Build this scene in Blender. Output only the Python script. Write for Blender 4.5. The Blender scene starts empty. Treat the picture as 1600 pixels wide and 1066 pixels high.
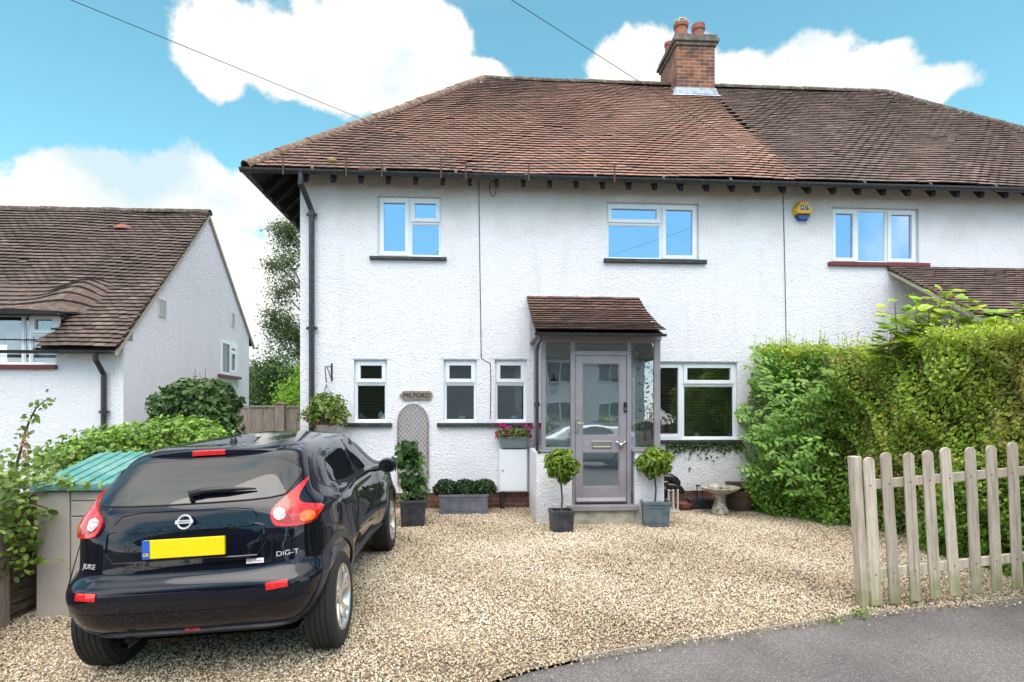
import bpy, bmesh, math, random
import numpy as np
from mathutils import Vector, Matrix, Euler
from mathutils.bvhtree import BVHTree
from mathutils.geometry import delaunay_2d_cdt
random.seed(7); rng = np.random.default_rng(11)
S = bpy.context.scene; COL = S.collection; PI = math.pi; R = math.radians

# ------------------------------------------------------------------ camera
YAW = R(3.4); EYE = 1.48; FPX = 900.0; HZ = 646.0
cam = bpy.data.objects.new('camera', bpy.data.cameras.new('camera')); COL.objects.link(cam)
cam.location = (0, 0, EYE); cam.rotation_euler = (PI/2, 0, -YAW)
cam.data.sensor_width = 36; cam.data.lens = 36*FPX/1600; cam.data.shift_y = (HZ-533)/1600
cam.data.clip_end = 1000; cam.data.clip_start = .05
S.camera = cam
FW = Vector((math.sin(YAW), math.cos(YAW), 0)); RT = Vector((math.cos(YAW), -math.sin(YAW), 0))
def ray(px, py): return FW + RT*((px-800)/FPX) + Vector((0, 0, (HZ-py)/FPX))
def at(px, py, Y):
    d = ray(px, py); t = Y/d.y; return Vector((t*d.x, Y, EYE+t*d.z))
def atX(px, py, X):
    d = ray(px, py); t = X/d.x; return Vector((X, t*d.y, EYE+t*d.z))
def g(x, y):
    a = -.03*min(max(8.95-y, 0), 9.5)
    return a + .035*min(0, max(x, -5)+.95)*min(1, max(0, (8.0-y)/2))
def atG(px, py):
    d = ray(px, py); z = -.1
    for _ in range(12):
        t = (z-EYE)/d.z; z = g(t*d.x, t*d.y)
    return Vector((t*d.x, t*d.y, z))

# ------------------------------------------------------------------ light
SUN_EL, SUN_AZ = R(60), R(178)      # azimuth from +Y clockwise: behind the camera
w = bpy.data.worlds.new('World'); S.world = w; w.use_nodes = True
nt = w.node_tree; N = nt.nodes; L = nt.links; N.clear()
def nd(t, **k):
    n = N.new(t)
    for a, b in k.items(): setattr(n, a, b)
    return n
def mth(op, a, b=None, c=None, clamp=False):
    n = nd('ShaderNodeMath', operation=op); n.use_clamp = clamp
    for i, v in enumerate((a, b, c)):
        if v is None: continue
        if isinstance(v, (int, float)): n.inputs[i].default_value = v
        else: L.new(v, n.inputs[i])
    return n.outputs[0]
sky = nd('ShaderNodeTexSky', sky_type='NISHITA'); sky.sun_disc = False
sky.sun_elevation = SUN_EL; sky.sun_rotation = SUN_AZ; sky.ozone_density = 1.2; sky.air_density = 1.0; sky.dust_density = .3
tc = nd('ShaderNodeTexCoord'); DIR = tc.outputs['Generated']
def noise(scale, detail, rough=.5, vec=None):
    n = nd('ShaderNodeTexNoise'); n.inputs['Scale'].default_value = scale; n.inputs['Detail'].default_value = detail
    n.inputs['Roughness'].default_value = rough; L.new(vec or DIR, n.inputs['Vector']); return n.outputs['Fac']
n1 = noise(7, 10, .6); n2 = noise(2.3, 5, .5); n3 = noise(20, 6, .55)
blobs = [  # direction pixel centre, radii in pixels
 (440,85,150,62),(590,65,150,80),(660,55,95,62),(560,130,190,50),(330,95,60,50),(720,118,90,28),
 (985,105,85,58),(1230,110,85,50),(1330,125,95,38),(1440,140,72,42),(1060,110,80,52),(1150,130,100,55),(1300,160,140,40),
 (150,300,110,70),(290,290,80,60),(90,360,80,80),(230,400,260,110),(420,480,180,130),(20,330,60,40),(450,330,90,60)]
mx = None
for (cx, cy, rx, ry) in blobs:
    d = ray(cx, cy); ln = d.length; c = d/ln
    sub = nd('ShaderNodeVectorMath', operation='SUBTRACT'); L.new(DIR, sub.inputs[0]); sub.inputs[1].default_value = c
    mul = nd('ShaderNodeVectorMath', operation='MULTIPLY'); L.new(sub.outputs[0], mul.inputs[0])
    a = FPX*ln/rx*.97; b = FPX*ln/ry*.97
    mul.inputs[1].default_value = (a, a*.5, b)
    le = nd('ShaderNodeVectorMath', operation='LENGTH'); L.new(mul.outputs[0], le.inputs[0])
    f = mth('SUBTRACT', 1.0, le.outputs['Value'])
    if mx is None: mx = f
    else:
        n = nd('ShaderNodeMath', operation='SMOOTH_MAX'); L.new(mx, n.inputs[0]); L.new(f, n.inputs[1]); n.inputs[2].default_value = .25; mx = n.outputs[0]
mx = mth('ADD', mx, mth('MULTIPLY', mth('SUBTRACT', n1, .5), 1.5))
mx = mth('ADD', mx, mth('MULTIPLY', mth('SUBTRACT', n3, .5), .7))
m1 = nd('ShaderNodeMapRange', interpolation_type='SMOOTHSTEP'); L.new(mx, m1.inputs[0]); m1.inputs[1].default_value = .06; m1.inputs[2].default_value = .30
# scattered clouds over the rest of the sky (behind the viewer and overhead)
sep = nd('ShaderNodeSeparateXYZ'); L.new(DIR, sep.inputs[0])
back = mth('MULTIPLY', mth('SUBTRACT', .45, sep.outputs['Y']), 2.5, clamp=True)
m2 = nd('ShaderNodeMapRange', interpolation_type='SMOOTHSTEP'); L.new(n2, m2.inputs[0]); m2.inputs[1].default_value = .5; m2.inputs[2].default_value = .62
cs = nd('ShaderNodeVectorMath', operation='DISTANCE'); L.new(DIR, cs.inputs[0]); cs.inputs[1].default_value = (.12, -.93, .33)
clear = mth('MULTIPLY', mth('ADD', mth('MULTIPLY', n1, .2), mth('SUBTRACT', cs.outputs['Value'], .40)), 4.0, clamp=True)
mb_ = mth('MULTIPLY', mth('MULTIPLY', m2.outputs[0], back), clear)
mask = mth('MAXIMUM', m1.outputs[0], mb_)
lowh = nd('ShaderNodeMapRange'); L.new(sep.outputs['Z'], lowh.inputs[0]); lowh.inputs[1].default_value = .16; lowh.inputs[2].default_value = .0
mask = mth('MAXIMUM', mask, mth('MULTIPLY', lowh.outputs[0], .8))
up_ = nd('ShaderNodeMapRange', interpolation_type='SMOOTHSTEP'); L.new(mth('ADD', sep.outputs['Z'], mth('MULTIPLY', n2, .3)), up_.inputs[0]); up_.inputs[1].default_value = .72; up_.inputs[2].default_value = .95
mask = mth('MAXIMUM', mask, up_.outputs[0])     # unseen white cloud overhead, added to light roofs and ground
cl = nd('ShaderNodeValToRGB'); L.new(noise(4.6, 9, .6), cl.inputs[0])
cl.color_ramp.elements[0].position = .33; cl.color_ramp.elements[0].color = (.62, .78, .85, 1)
cl.color_ramp.elements[1].position = .5; cl.color_ramp.elements[1].color = (1, .96, .905, 1)
SKYK = 4.4      # cloud brightness ahead; unseen clouds behind the viewer set brighter to light the facade
kk = mth('ADD', SKYK, mth('MULTIPLY', mth('MULTIPLY', mth('SUBTRACT', .25, sep.outputs['Y']), 1.6, clamp=True), 5.5))
kk = mth('ADD', kk, mth('MULTIPLY', up_.outputs[0], 4.0))
cm = nd('ShaderNodeVectorMath', operation='SCALE'); L.new(cl.outputs[0], cm.inputs[0]); L.new(kk, cm.inputs['Scale'])
tint = nd('ShaderNodeMix', data_type='RGBA', blend_type='MULTIPLY'); tint.inputs[0].default_value = 1
L.new(sky.outputs[0], tint.inputs[6]); tr_ = nd('ShaderNodeValToRGB'); L.new(sep.outputs['Z'], tr_.inputs[0]); tr_.color_ramp.elements[0].position = .02; tr_.color_ramp.elements[0].color = (.62, .68, .8, 1)
tr_.color_ramp.elements[1].position = .36; tr_.color_ramp.elements[1].color = (.6, .94, .74, 1); t2_ = nd('ShaderNodeVectorMath', operation='SCALE'); L.new(tr_.outputs[0], t2_.inputs[0]); t2_.inputs['Scale'].default_value = 1.3; L.new(t2_.outputs[0], tint.inputs[7])
mixc = nd('ShaderNodeMix', data_type='RGBA'); L.new(mask, mixc.inputs[0]); L.new(tint.outputs[2], mixc.inputs[6]); L.new(cm.outputs[0], mixc.inputs[7])
bg = nd('ShaderNodeBackground'); L.new(mixc.outputs[2], bg.inputs[0]); bg.inputs[1].default_value = .1
ow = nd('ShaderNodeOutputWorld'); L.new(bg.outputs[0], ow.inputs[0])
sl = bpy.data.lights.new('sun', 'SUN'); sl.energy = 1.0; sl.angle = R(60); sl.color = (1, .92, .86)
so = bpy.data.objects.new('sun', sl); COL.objects.link(so)
sd = Vector((math.sin(SUN_AZ)*math.cos(SUN_EL), math.cos(SUN_AZ)*math.cos(SUN_EL), math.sin(SUN_EL)))
so.rotation_euler = sd.to_track_quat('Z', 'Y').to_euler(); so.location = sd*40
S.view_settings.view_transform = 'Standard'; S.view_settings.look = 'None'; S.view_settings.gamma = 1
S.view_settings.exposure = 1.38

# ------------------------------------------------------------------ materials
MAT = {}
def mat(name, col=(.5,.5,.5), rough=.6, metal=0, noise_amt=0, nscale=8, col2=None, bump=0, bscale=40, spec=.5, coat=0, rnd=None,
        trans=0, ior=None, bdetail=6, streak=None, nlo=.4, nhi=.62):
    m = bpy.data.materials.new(name); m.use_nodes = True; t = m.node_tree; n = t.nodes; l = t.links
    b = n['Principled BSDF']; b.inputs['Base Color'].default_value = (*col, 1); b.inputs['Roughness'].default_value = rough
    b.inputs['Metallic'].default_value = metal; b.inputs['Specular IOR Level'].default_value = spec
    b.inputs['Coat Weight'].default_value = coat; b.inputs['Coat Roughness'].default_value = .03
    if ior: b.inputs['IOR'].default_value = ior
    co = n.new('ShaderNodeTexCoord'); src = None
    if rnd:
        at_ = n.new('ShaderNodeAttribute'); at_.attribute_name = 'rnd'
        cr = n.new('ShaderNodeValToRGB'); l.new(at_.outputs['Fac'], cr.inputs[0])
        e = cr.color_ramp.elements
        while len(e) < len(rnd): e.new(.5)
        for i, (p, c) in enumerate(rnd): e[i].position = p; e[i].color = (*c, 1)
        src = cr.outputs[0]
    if col2:
        nz = n.new('ShaderNodeTexNoise'); nz.inputs['Scale'].default_value = nscale; nz.inputs['Detail'].default_value = 7; nz.inputs['Roughness'].default_value = .6
        if streak:
            mp = n.new('ShaderNodeMapping'); mp.inputs['Scale'].default_value = streak; l.new(co.outputs['Object'], mp.inputs[0]); l.new(mp.outputs[0], nz.inputs['Vector'])
        else: l.new(co.outputs['Object'], nz.inputs['Vector'])
        mr = n.new('ShaderNodeMapRange'); l.new(nz.outputs['Fac'], mr.inputs[0]); mr.inputs[1].default_value = nlo; mr.inputs[2].default_value = nhi
        mr.inputs[4].default_value = noise_amt or 1
        mx_ = n.new('ShaderNodeMix'); mx_.data_type = 'RGBA'; l.new(mr.outputs[0], mx_.inputs[0])
        if src: l.new(src, mx_.inputs[6])
        else: mx_.inputs[6].default_value = (*col, 1)
        mx_.inputs[7].default_value = (*col2, 1); src = mx_.outputs[2]
    if src: l.new(src, b.inputs['Base Color'])
    if bump:
        bz = n.new('ShaderNodeTexNoise'); bz.inputs['Scale'].default_value = bscale; bz.inputs['Detail'].default_value = bdetail
        if streak:
            mp2 = n.new('ShaderNodeMapping'); mp2.inputs['Scale'].default_value = streak; l.new(co.outputs['Object'], mp2.inputs[0]); l.new(mp2.outputs[0], bz.inputs['Vector'])
        else: l.new(co.outputs['Object'], bz.inputs['Vector'])
        bp = n.new('ShaderNodeBump'); bp.inputs['Strength'].default_value = 1; bp.inputs['Distance'].default_value = bump; l.new(bz.outputs['Fac'], bp.inputs['Height'])
        l.new(bp.outputs[0], b.inputs['Normal'])
    if trans:
        tr = n.new('ShaderNodeBsdfTranslucent'); ms = n.new('ShaderNodeMixShader'); ms.inputs[0].default_value = trans
        if src: l.new(src, tr.inputs[0])
        else: tr.inputs[0].default_value = (*col, 1)
        l.new(b.outputs[0], ms.inputs[1]); l.new(tr.outputs[0], ms.inputs[2]); l.new(ms.outputs[0], n['Material Output'].inputs[0])
    MAT[name] = m; return m
def glass(name, refl, tintc=(.9,.93,.95), gc=(.93,.96,1)):
    m = bpy.data.materials.new(name); m.use_nodes = True; t = m.node_tree; n = t.nodes; l = t.links; n.remove(n['Principled BSDF'])
    tr = n.new('ShaderNodeBsdfTransparent'); tr.inputs[0].default_value = (*tintc, 1)
    gl = n.new('ShaderNodeBsdfGlossy'); gl.inputs['Roughness'].default_value = .012; gl.inputs[0].default_value = (*gc, 1)
    fr = n.new('ShaderNodeFresnel'); fr.inputs[0].default_value = 1.5
    a = n.new('ShaderNodeMath'); a.operation = 'ADD'; a.use_clamp = True; l.new(fr.outputs[0], a.inputs[0]); a.inputs[1].default_value = refl
    nz = n.new('ShaderNodeTexNoise'); nz.inputs['Scale'].default_value = 1.7; co = n.new('ShaderNodeTexCoord'); l.new(co.outputs['Object'], nz.inputs['Vector'])
    bp = n.new('ShaderNodeBump'); bp.inputs['Distance'].default_value = .0015; l.new(nz.outputs['Fac'], bp.inputs['Height']); l.new(bp.outputs[0], gl.inputs['Normal'])
    ms = n.new('ShaderNodeMixShader'); l.new(a.outputs[0], ms.inputs[0]); l.new(tr.outputs[0], ms.inputs[1]); l.new(gl.outputs[0], ms.inputs[2])
    l.new(ms.outputs[0], n['Material Output'].inputs[0]); MAT[name] = m; return m
def brick_mat(name, c1, c2, mortar, flip=False, scale=1.0):
    m = bpy.data.materials.new(name); m.use_nodes = True; t = m.node_tree; n = t.nodes; l = t.links; b = n['Principled BSDF']
    b.inputs['Roughness'].default_value = .85
    co = n.new('ShaderNodeTexCoord'); sp = n.new('ShaderNodeSeparateXYZ'); l.new(co.outputs['Object'], sp.inputs[0])
    ad = n.new('ShaderNodeMath'); ad.operation = 'ADD'; l.new(sp.outputs[0], ad.inputs[0]); l.new(sp.outputs[1], ad.inputs[1])
    cb = n.new('ShaderNodeCombineXYZ'); l.new(ad.outputs[0], cb.inputs[0]); l.new(sp.outputs[2], cb.inputs[1])
    br = n.new('ShaderNodeTexBrick'); l.new(cb.outputs[0], br.inputs[0]); br.inputs['Scale'].default_value = 1
    br.inputs['Brick Width'].default_value = .225*scale; br.inputs['Row Height'].default_value = .075*scale; br.inputs['Mortar Size'].default_value = .007
    br.inputs['Color1'].default_value = (*c1, 1); br.inputs['Color2'].default_value = (*c2, 1); br.inputs['Mortar'].default_value = (*mortar, 1)
    nz = n.new('ShaderNodeTexNoise'); nz.inputs['Scale'].default_value = 6; nz.inputs['Detail'].default_value = 6; l.new(co.outputs['Object'], nz.inputs['Vector'])
    mr = n.new('ShaderNodeMapRange'); l.new(nz.outputs['Fac'], mr.inputs[0]); mr.inputs[1].default_value = .35; mr.inputs[2].default_value = .7
    mx_ = n.new('ShaderNodeMix'); mx_.data_type = 'RGBA'; mx_.blend_type = 'MULTIPLY'; l.new(mr.outputs[0], mx_.inputs[0]); l.new(br.outputs[0], mx_.inputs[6]); mx_.inputs[7].default_value = (.45,.42,.4,1)
    l.new(mx_.outputs[2], b.inputs[0]); bp = n.new('ShaderNodeBump'); bp.inputs['Distance'].default_value = .006; bp.invert = True
    l.new(br.outputs['Fac'], bp.inputs['Height']); l.new(bp.outputs[0], b.inputs['Normal']); MAT[name] = m; return m

def wall_mat(name, base, soot, ztop):
    m = bpy.data.materials.new(name); m.use_nodes = True; t = m.node_tree; n = t.nodes; l = t.links; b = n['Principled BSDF']
    b.inputs['Roughness'].default_value = .8; b.inputs['Specular IOR Level'].default_value = .3
    co = n.new('ShaderNodeTexCoord')
    def nz(sc, de, ro=.55, st=None):
        q = n.new('ShaderNodeTexNoise'); q.inputs['Scale'].default_value = sc; q.inputs['Detail'].default_value = de; q.inputs['Roughness'].default_value = ro
        if st:
            mp = n.new('ShaderNodeMapping'); mp.inputs['Scale'].default_value = st; l.new(co.outputs['Object'], mp.inputs[0]); l.new(mp.outputs[0], q.inputs['Vector'])
        else: l.new(co.outputs['Object'], q.inputs['Vector'])
        return q.outputs['Fac']
    def M(op, a, c, cl=False):
        q = n.new('ShaderNodeMath'); q.operation = op; q.use_clamp = cl
        for i, v in enumerate((a, c)):
            if isinstance(v, (int, float)): q.inputs[i].default_value = v
            else: l.new(v, q.inputs[i])
        return q.outputs[0]
    def MR(v, a, c, d=0, e=1):
        q = n.new('ShaderNodeMapRange'); l.new(v, q.inputs[0]); q.inputs[1].default_value = a; q.inputs[2].default_value = c; q.inputs[3].default_value = d; q.inputs[4].default_value = e; return q.outputs[0]
    sp = n.new('ShaderNodeSeparateXYZ'); l.new(co.outputs['Object'], sp.inputs[0]); z = sp.outputs[2]
    # weathering: algae and soot band under the eaves with ragged lower edge, splashed dirt near ground, faint drips
    top = MR(M('ADD', z, M('MULTIPLY', nz(2.2, 6), .9)), ztop-.35, ztop+.55, 0, .7)
    bot = MR(M('SUBTRACT', z, M('MULTIPLY', nz(5, 5), .5)), .15, -.1, 0, .5)
    drip = MR(nz(5, 5, .6, (1, 1, .12)), .54, .76, 0, .22)
    blot = MR(nz(1.1, 7, .65), .5, .75, 0, .16)
    a = M('MAXIMUM', M('MAXIMUM', top, bot), M('MAXIMUM', drip, blot))
    mx_ = n.new('ShaderNodeMix'); mx_.data_type = 'RGBA'; l.new(a, mx_.inputs[0]); mx_.inputs[6].default_value = (*base, 1); mx_.inputs[7].default_value = (*soot, 1)
    l.new(mx_.outputs[2], b.inputs[0])
    vo = n.new('ShaderNodeTexVoronoi'); vo.inputs['Scale'].default_value = 62; vo.feature = 'SMOOTH_F1'; l.new(co.outputs['Object'], vo.inputs['Vector'])
    h = M('ADD', M('MULTIPLY', vo.outputs['Distance'], .7), M('ADD', M('MULTIPLY', nz(34, 6, .65), 2.1), M('MULTIPLY', nz(9, 4), .8)))
    bp = n.new('ShaderNodeBump'); bp.inputs['Distance'].default_value = .012; bp.inputs['Strength'].default_value = .9; l.new(h, bp.inputs['Height']); l.new(bp.outputs[0], b.inputs['Normal'])
    MAT[name] = m; return m
W_ = wall_mat('roughcast', (.85,.83,.89), (.47,.43,.36), 4.95)
W2 = wall_mat('roughcast neighbour', (.85,.83,.89), (.55,.53,.48), 7.5)
mat('upvc', (.82,.85,.9), .3, col2=(.7,.72,.75), noise_amt=.4, nscale=3)
mat('room', (.35,.34,.33), .9); mat('blind', (.4,.35,.27), .5); mat('curtain', (.55,.6,.66), .9)
mat('black sill', (.02,.02,.022), .5, bump=.004, bscale=60, col2=(.08,.08,.08), noise_amt=.5)
mat('red sill', (.16,.02,.02), .5, bump=.002)
mat('black pipe', (.018,.02,.024), .35, col2=(.06,.065,.07), noise_amt=.6, nscale=20)
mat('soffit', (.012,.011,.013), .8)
mat('porch paint', (.27,.245,.275), .5, col2=(.2,.18,.2), noise_amt=.5, nscale=4, bump=.001, bscale=50)
mat('steel', (.6,.57,.5), .25, metal=1); mat('black plastic', (.012,.012,.014), .3)
mat('step', (.5,.46,.38), .9, col2=(.3,.27,.2), nscale=6, bump=.006)
mat('lead', (.5,.56,.65), .45, col2=(.3,.33,.38), nscale=9, bump=.006, bscale=20)
brick_mat('plinth brick', (.26,.1,.06), (.17,.07,.05), (.22,.2,.18)); brick_mat('chimney brick', (.36,.12,.06), (.16,.07,.055), (.38,.33,.26))
mat('sooty brick', (.1,.085,.075), .9, col2=(.2,.18,.15), nscale=9, bump=.01, bscale=30)
mat('terracotta', (.36,.1,.06), .7, col2=(.16,.08,.06), nscale=8)
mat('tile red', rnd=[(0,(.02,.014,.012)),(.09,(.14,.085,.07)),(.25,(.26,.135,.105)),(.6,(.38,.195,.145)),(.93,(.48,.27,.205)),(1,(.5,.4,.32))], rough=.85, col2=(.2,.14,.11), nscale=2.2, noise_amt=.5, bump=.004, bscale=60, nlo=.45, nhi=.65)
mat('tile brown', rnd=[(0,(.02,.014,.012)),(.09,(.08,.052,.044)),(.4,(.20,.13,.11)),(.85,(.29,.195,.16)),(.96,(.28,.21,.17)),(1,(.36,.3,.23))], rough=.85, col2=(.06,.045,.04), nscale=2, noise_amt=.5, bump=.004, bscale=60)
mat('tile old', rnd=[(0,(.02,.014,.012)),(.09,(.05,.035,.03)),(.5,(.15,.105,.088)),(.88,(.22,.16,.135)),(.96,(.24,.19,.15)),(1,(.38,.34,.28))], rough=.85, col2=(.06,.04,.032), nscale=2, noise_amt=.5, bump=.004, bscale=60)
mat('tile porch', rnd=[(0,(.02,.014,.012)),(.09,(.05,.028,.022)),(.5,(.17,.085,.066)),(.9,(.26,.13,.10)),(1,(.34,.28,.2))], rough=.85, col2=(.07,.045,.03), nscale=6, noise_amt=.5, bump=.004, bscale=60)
mat('lichen tile', (.17,.10,.07), .9, col2=(.33,.29,.23), nscale=16, bump=.008, bscale=40, nlo=.5, nhi=.7)
mat('ridge dark', (.085,.06,.05), .9, col2=(.2,.18,.13), nscale=14, bump=.008, bscale=40, nlo=.5, nhi=.65)
mat('felt and butt shade', (.02,.015,.013), .9)
mat('mortar', (.4,.36,.28), .9, bump=.01)
mat('weathered wood', (.36,.31,.26), .85, col2=(.2,.17,.14), nscale=5, streak=(14,14,1.2), bump=.003, bscale=7, nlo=.42, nhi=.62)
mat('fence wood', (.3,.24,.2), .9, col2=(.17,.13,.11), nscale=5, streak=(14,14,1.2), bump=.003, bscale=7)
mat('picket wood', (.55,.47,.39), .85, col2=(.3,.25,.2), nscale=4, streak=(12,12,.9), bump=.0015, bscale=7, nlo=.42, nhi=.7)
def algae(m, z0, z1, col):      # green growth creeping up from the ground, ragged edge
    t = m.node_tree; n = t.nodes; l = t.links; b = n['Principled BSDF']; src = b.inputs[0].links[0].from_socket
    co = n.new('ShaderNodeTexCoord'); sp = n.new('ShaderNodeSeparateXYZ'); l.new(co.outputs['Object'], sp.inputs[0]); nz = n.new('ShaderNodeTexNoise'); nz.inputs['Scale'].default_value = 9; nz.inputs['Detail'].default_value = 5; l.new(co.outputs['Object'], nz.inputs['Vector'])
    a = n.new('ShaderNodeMath'); a.operation = 'MULTIPLY_ADD'; l.new(nz.outputs['Fac'], a.inputs[0]); a.inputs[1].default_value = -.6; l.new(sp.outputs[2], a.inputs[2])
    mr = n.new('ShaderNodeMapRange'); l.new(a.outputs[0], mr.inputs[0]); mr.inputs[1].default_value = z1; mr.inputs[2].default_value = z0; mr.inputs[4].default_value = .75
    mx_ = n.new('ShaderNodeMix'); mx_.data_type = 'RGBA'; l.new(mr.outputs[0], mx_.inputs[0]); l.new(src, mx_.inputs[6]); mx_.inputs[7].default_value = (*col, 1); l.new(mx_.outputs[2], b.inputs[0])
algae(MAT['picket wood'], -.3, .0, (.22,.24,.09))
t = MAT['picket wood'].node_tree; b_ = t.nodes['Principled BSDF']; sc2 = b_.inputs[0].links[0].from_socket; oi = t.nodes.new('ShaderNodeObjectInfo'); mr = t.nodes.new('ShaderNodeMapRange'); t.links.new(oi.outputs['Random'], mr.inputs[0]); mr.inputs[3].default_value = .78; mr.inputs[4].default_value = 1.12
vm = t.nodes.new('ShaderNodeVectorMath'); vm.operation = 'SCALE'; t.links.new(sc2, vm.inputs[0]); t.links.new(mr.outputs[0], vm.inputs['Scale']); t.links.new(vm.outputs[0], b_.inputs[0])
mat('slat wood', (.11,.075,.06), .9, col2=(.2,.15,.12), nscale=4, streak=(14,2,14), bump=.003, bscale=7)
mat('shed plastic', (.52,.46,.42), .65, bump=.0012, bscale=60, col2=(.45,.40,.36), nscale=3)
mat('shed lid', (.07,.27,.24), .35, col2=(.25,.4,.38), nscale=5, noise_amt=.6)
mat('planter black', (.028,.028,.036), .45, col2=(.07,.07,.08), nscale=12, noise_amt=.7)
mat('planter blue', (.075,.11,.14), .5, col2=(.16,.19,.21), nscale=9, noise_amt=.7)
mat('planter lead', (.10,.105,.135), .5, col2=(.18,.18,.21), nscale=6, noise_amt=.6)
mat('planter grey', (.18,.23,.24), .55)
mat('soil', (.04,.028,.02), 1, bump=.02, bscale=60)
mat('stone', (.55,.5,.43), .9, col2=(.16,.15,.12), nscale=18, bump=.006, bscale=50)
mat('stone mossy', (.34,.31,.22), .95, col2=(.58,.54,.48), nscale=16, bump=.012, bscale=40)
mat('barrel wood', (.13,.09,.065), .9, col2=(.06,.045,.035), nscale=6, streak=(10,10,1), bump=.004, bscale=8)
mat('iron', (.02,.02,.02), .5); mat('rust', (.09,.04,.03), .8); mat('wire', (.03,.03,.035), .6)
mat('glass edge', (.01,.01,.011), .4); mat('rubber boot', (.012,.012,.013), .3); mat('bark', (.09,.07,.055), .9, bump=.01, bscale=20); mat('birch bark', (.3,.28,.25), .9, col2=(.05,.045,.04), nscale=9)
mat('meter box', (.82,.84,.88), .35); mat('alarm yellow', (.72,.4,.02), .35); mat('alarm blue', (.02,.06,.28), .35); mat('white paint', (.8,.8,.8), .5); mat('navy print', (.02,.03,.18), .5)
mat('sign wood', (.22,.16,.13), .7, col2=(.3,.24,.2), nscale=6, streak=(1,1,10)); mat('black paint', (.01,.01,.01), .6); mat('cream paint', (.6,.58,.52), .6)
mat('grey print', (.4,.4,.42), .5)
def leafmat(name, a, b, c, d=None, trans=.3):
    r = [(0, a), (.45, b), (1, c)] if d is None else [(0, a), (.4, b), (.8, c), (1, d)]
    return mat(name, rnd=r, rough=.38, spec=.5, trans=trans)
leafmat('privet leaf', (.18,.29,.03), (.38,.52,.06), (.6,.7,.1), (.75,.76,.22), trans=.42)
leafmat('privet dry', (.24,.26,.05), (.46,.44,.10), (.6,.5,.17), (.6,.38,.18), trans=.42)
leafmat('elder leaf', (.07,.18,.025), (.15,.31,.04), (.28,.46,.07))
leafmat('sycamore leaf', (.16,.3,.03), (.34,.5,.04), (.6,.66,.07))
leafmat('ivy leaf', (.07,.16,.025), (.17,.31,.04), (.38,.55,.08)); leafmat('privet green', (.07,.17,.02), (.17,.36,.035), (.34,.54,.07), (.55,.68,.14), trans=.42)
leafmat('dark leaf', (.025,.065,.015), (.05,.12,.025), (.12,.22,.04))
leafmat('bay leaf', (.05,.11,.012), (.14,.24,.02), (.34,.43,.04))
leafmat('box leaf', (.01,.03,.008), (.02,.055,.012), (.05,.1,.02))
leafmat('birch leaf', (.05,.09,.03), (.10,.15,.05), (.2,.26,.08), trans=.45)
leafmat('lime leaf', (.14,.3,.02), (.28,.5,.04), (.45,.66,.06))
leafmat('climber leaf', (.02,.055,.012), (.045,.11,.02), (.1,.19,.04))
leafmat('fuchsia leaf', (.06,.12,.015), (.15,.25,.03), (.33,.42,.07))
leafmat('pink petal', (.45,.01,.12), (.6,.03,.22), (.75,.12,.38)); leafmat('magenta petal', (.2,.005,.05), (.4,.02,.1), (.5,.05,.25)); leafmat('peach petal', (.5,.18,.12), (.6,.3,.2), (.65,.4,.3)); leafmat('violet petal', (.1,.03,.4), (.15,.05,.5), (.2,.1,.6))
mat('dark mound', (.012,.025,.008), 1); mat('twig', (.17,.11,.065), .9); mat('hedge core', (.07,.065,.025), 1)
glass('glass upstairs', .5, (.6,.68,.8), (.62,.72,.93)); glass('glass downstairs', .07); glass('glass porch', .17, (.93,.96,.96)); glass('car glass', .0)
# gravel and asphalt
mat('gravel stone', rnd=[(0,(.13,.11,.095)),(.17,(.32,.24,.165)),(.42,(.48,.365,.235)),(.7,(.58,.475,.335)),(.88,(.66,.58,.465)),(1,(.74,.7,.62))], rough=.75)
def voro_ground(name, cols, scale, dist, rough=.9, patch=None):
    m = bpy.data.materials.new(name); m.use_nodes = True; t = m.node_tree; n = t.nodes; l = t.links; b = n['Principled BSDF']; b.inputs['Roughness'].default_value = rough
    co = n.new('ShaderNodeTexCoord'); vo = n.new('ShaderNodeTexVoronoi'); vo.inputs['Scale'].default_value = scale; l.new(co.outputs['Object'], vo.inputs['Vector'])
    cr = n.new('ShaderNodeValToRGB'); sp = n.new('ShaderNodeSeparateColor'); l.new(vo.outputs['Color'], sp.inputs[0]); l.new(sp.outputs[0], cr.inputs[0])
    e = cr.color_ramp.elements
    while len(e) < len(cols): e.new(.5)
    for i, (p, c) in enumerate(cols): e[i].position = p; e[i].color = (*c, 1)
    out = cr.outputs[0]
    if patch:
        nz = n.new('ShaderNodeTexNoise'); nz.inputs['Scale'].default_value = 1.3; nz.inputs['Detail'].default_value = 6; l.new(co.outputs['Object'], nz.inputs['Vector'])
        mr = n.new('ShaderNodeMapRange'); l.new(nz.outputs['Fac'], mr.inputs[0]); mr.inputs[1].default_value = .4; mr.inputs[2].default_value = .65
        mx_ = n.new('ShaderNodeMix'); mx_.data_type = 'RGBA'; mx_.blend_type = 'MULTIPLY'; l.new(mr.outputs[0], mx_.inputs[0]); l.new(out, mx_.inputs[6]); mx_.inputs[7].default_value = (*patch, 1); out = mx_.outputs[2]
    l.new(out, b.inputs[0]); bp = n.new('ShaderNodeBump'); bp.inputs['Distance'].default_value = dist; bp.invert = True
    l.new(vo.outputs['Distance'], bp.inputs['Height']); l.new(bp.outputs[0], b.inputs['Normal']); MAT[name] = m
voro_ground('gravel bed', [(0,(.11,.085,.06)),(.5,(.3,.225,.15)),(1,(.45,.38,.29))], 45, .02)
voro_ground('asphalt', [(0,(.10,.09,.09)),(.6,(.175,.16,.157)),(.93,(.24,.22,.215)),(1,(.36,.34,.33))], 150, .005, .85, (.72,.72,.74))
voro_ground('earth', [(0,(.04,.045,.02)),(1,(.09,.09,.04))], 20, .02)

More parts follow.
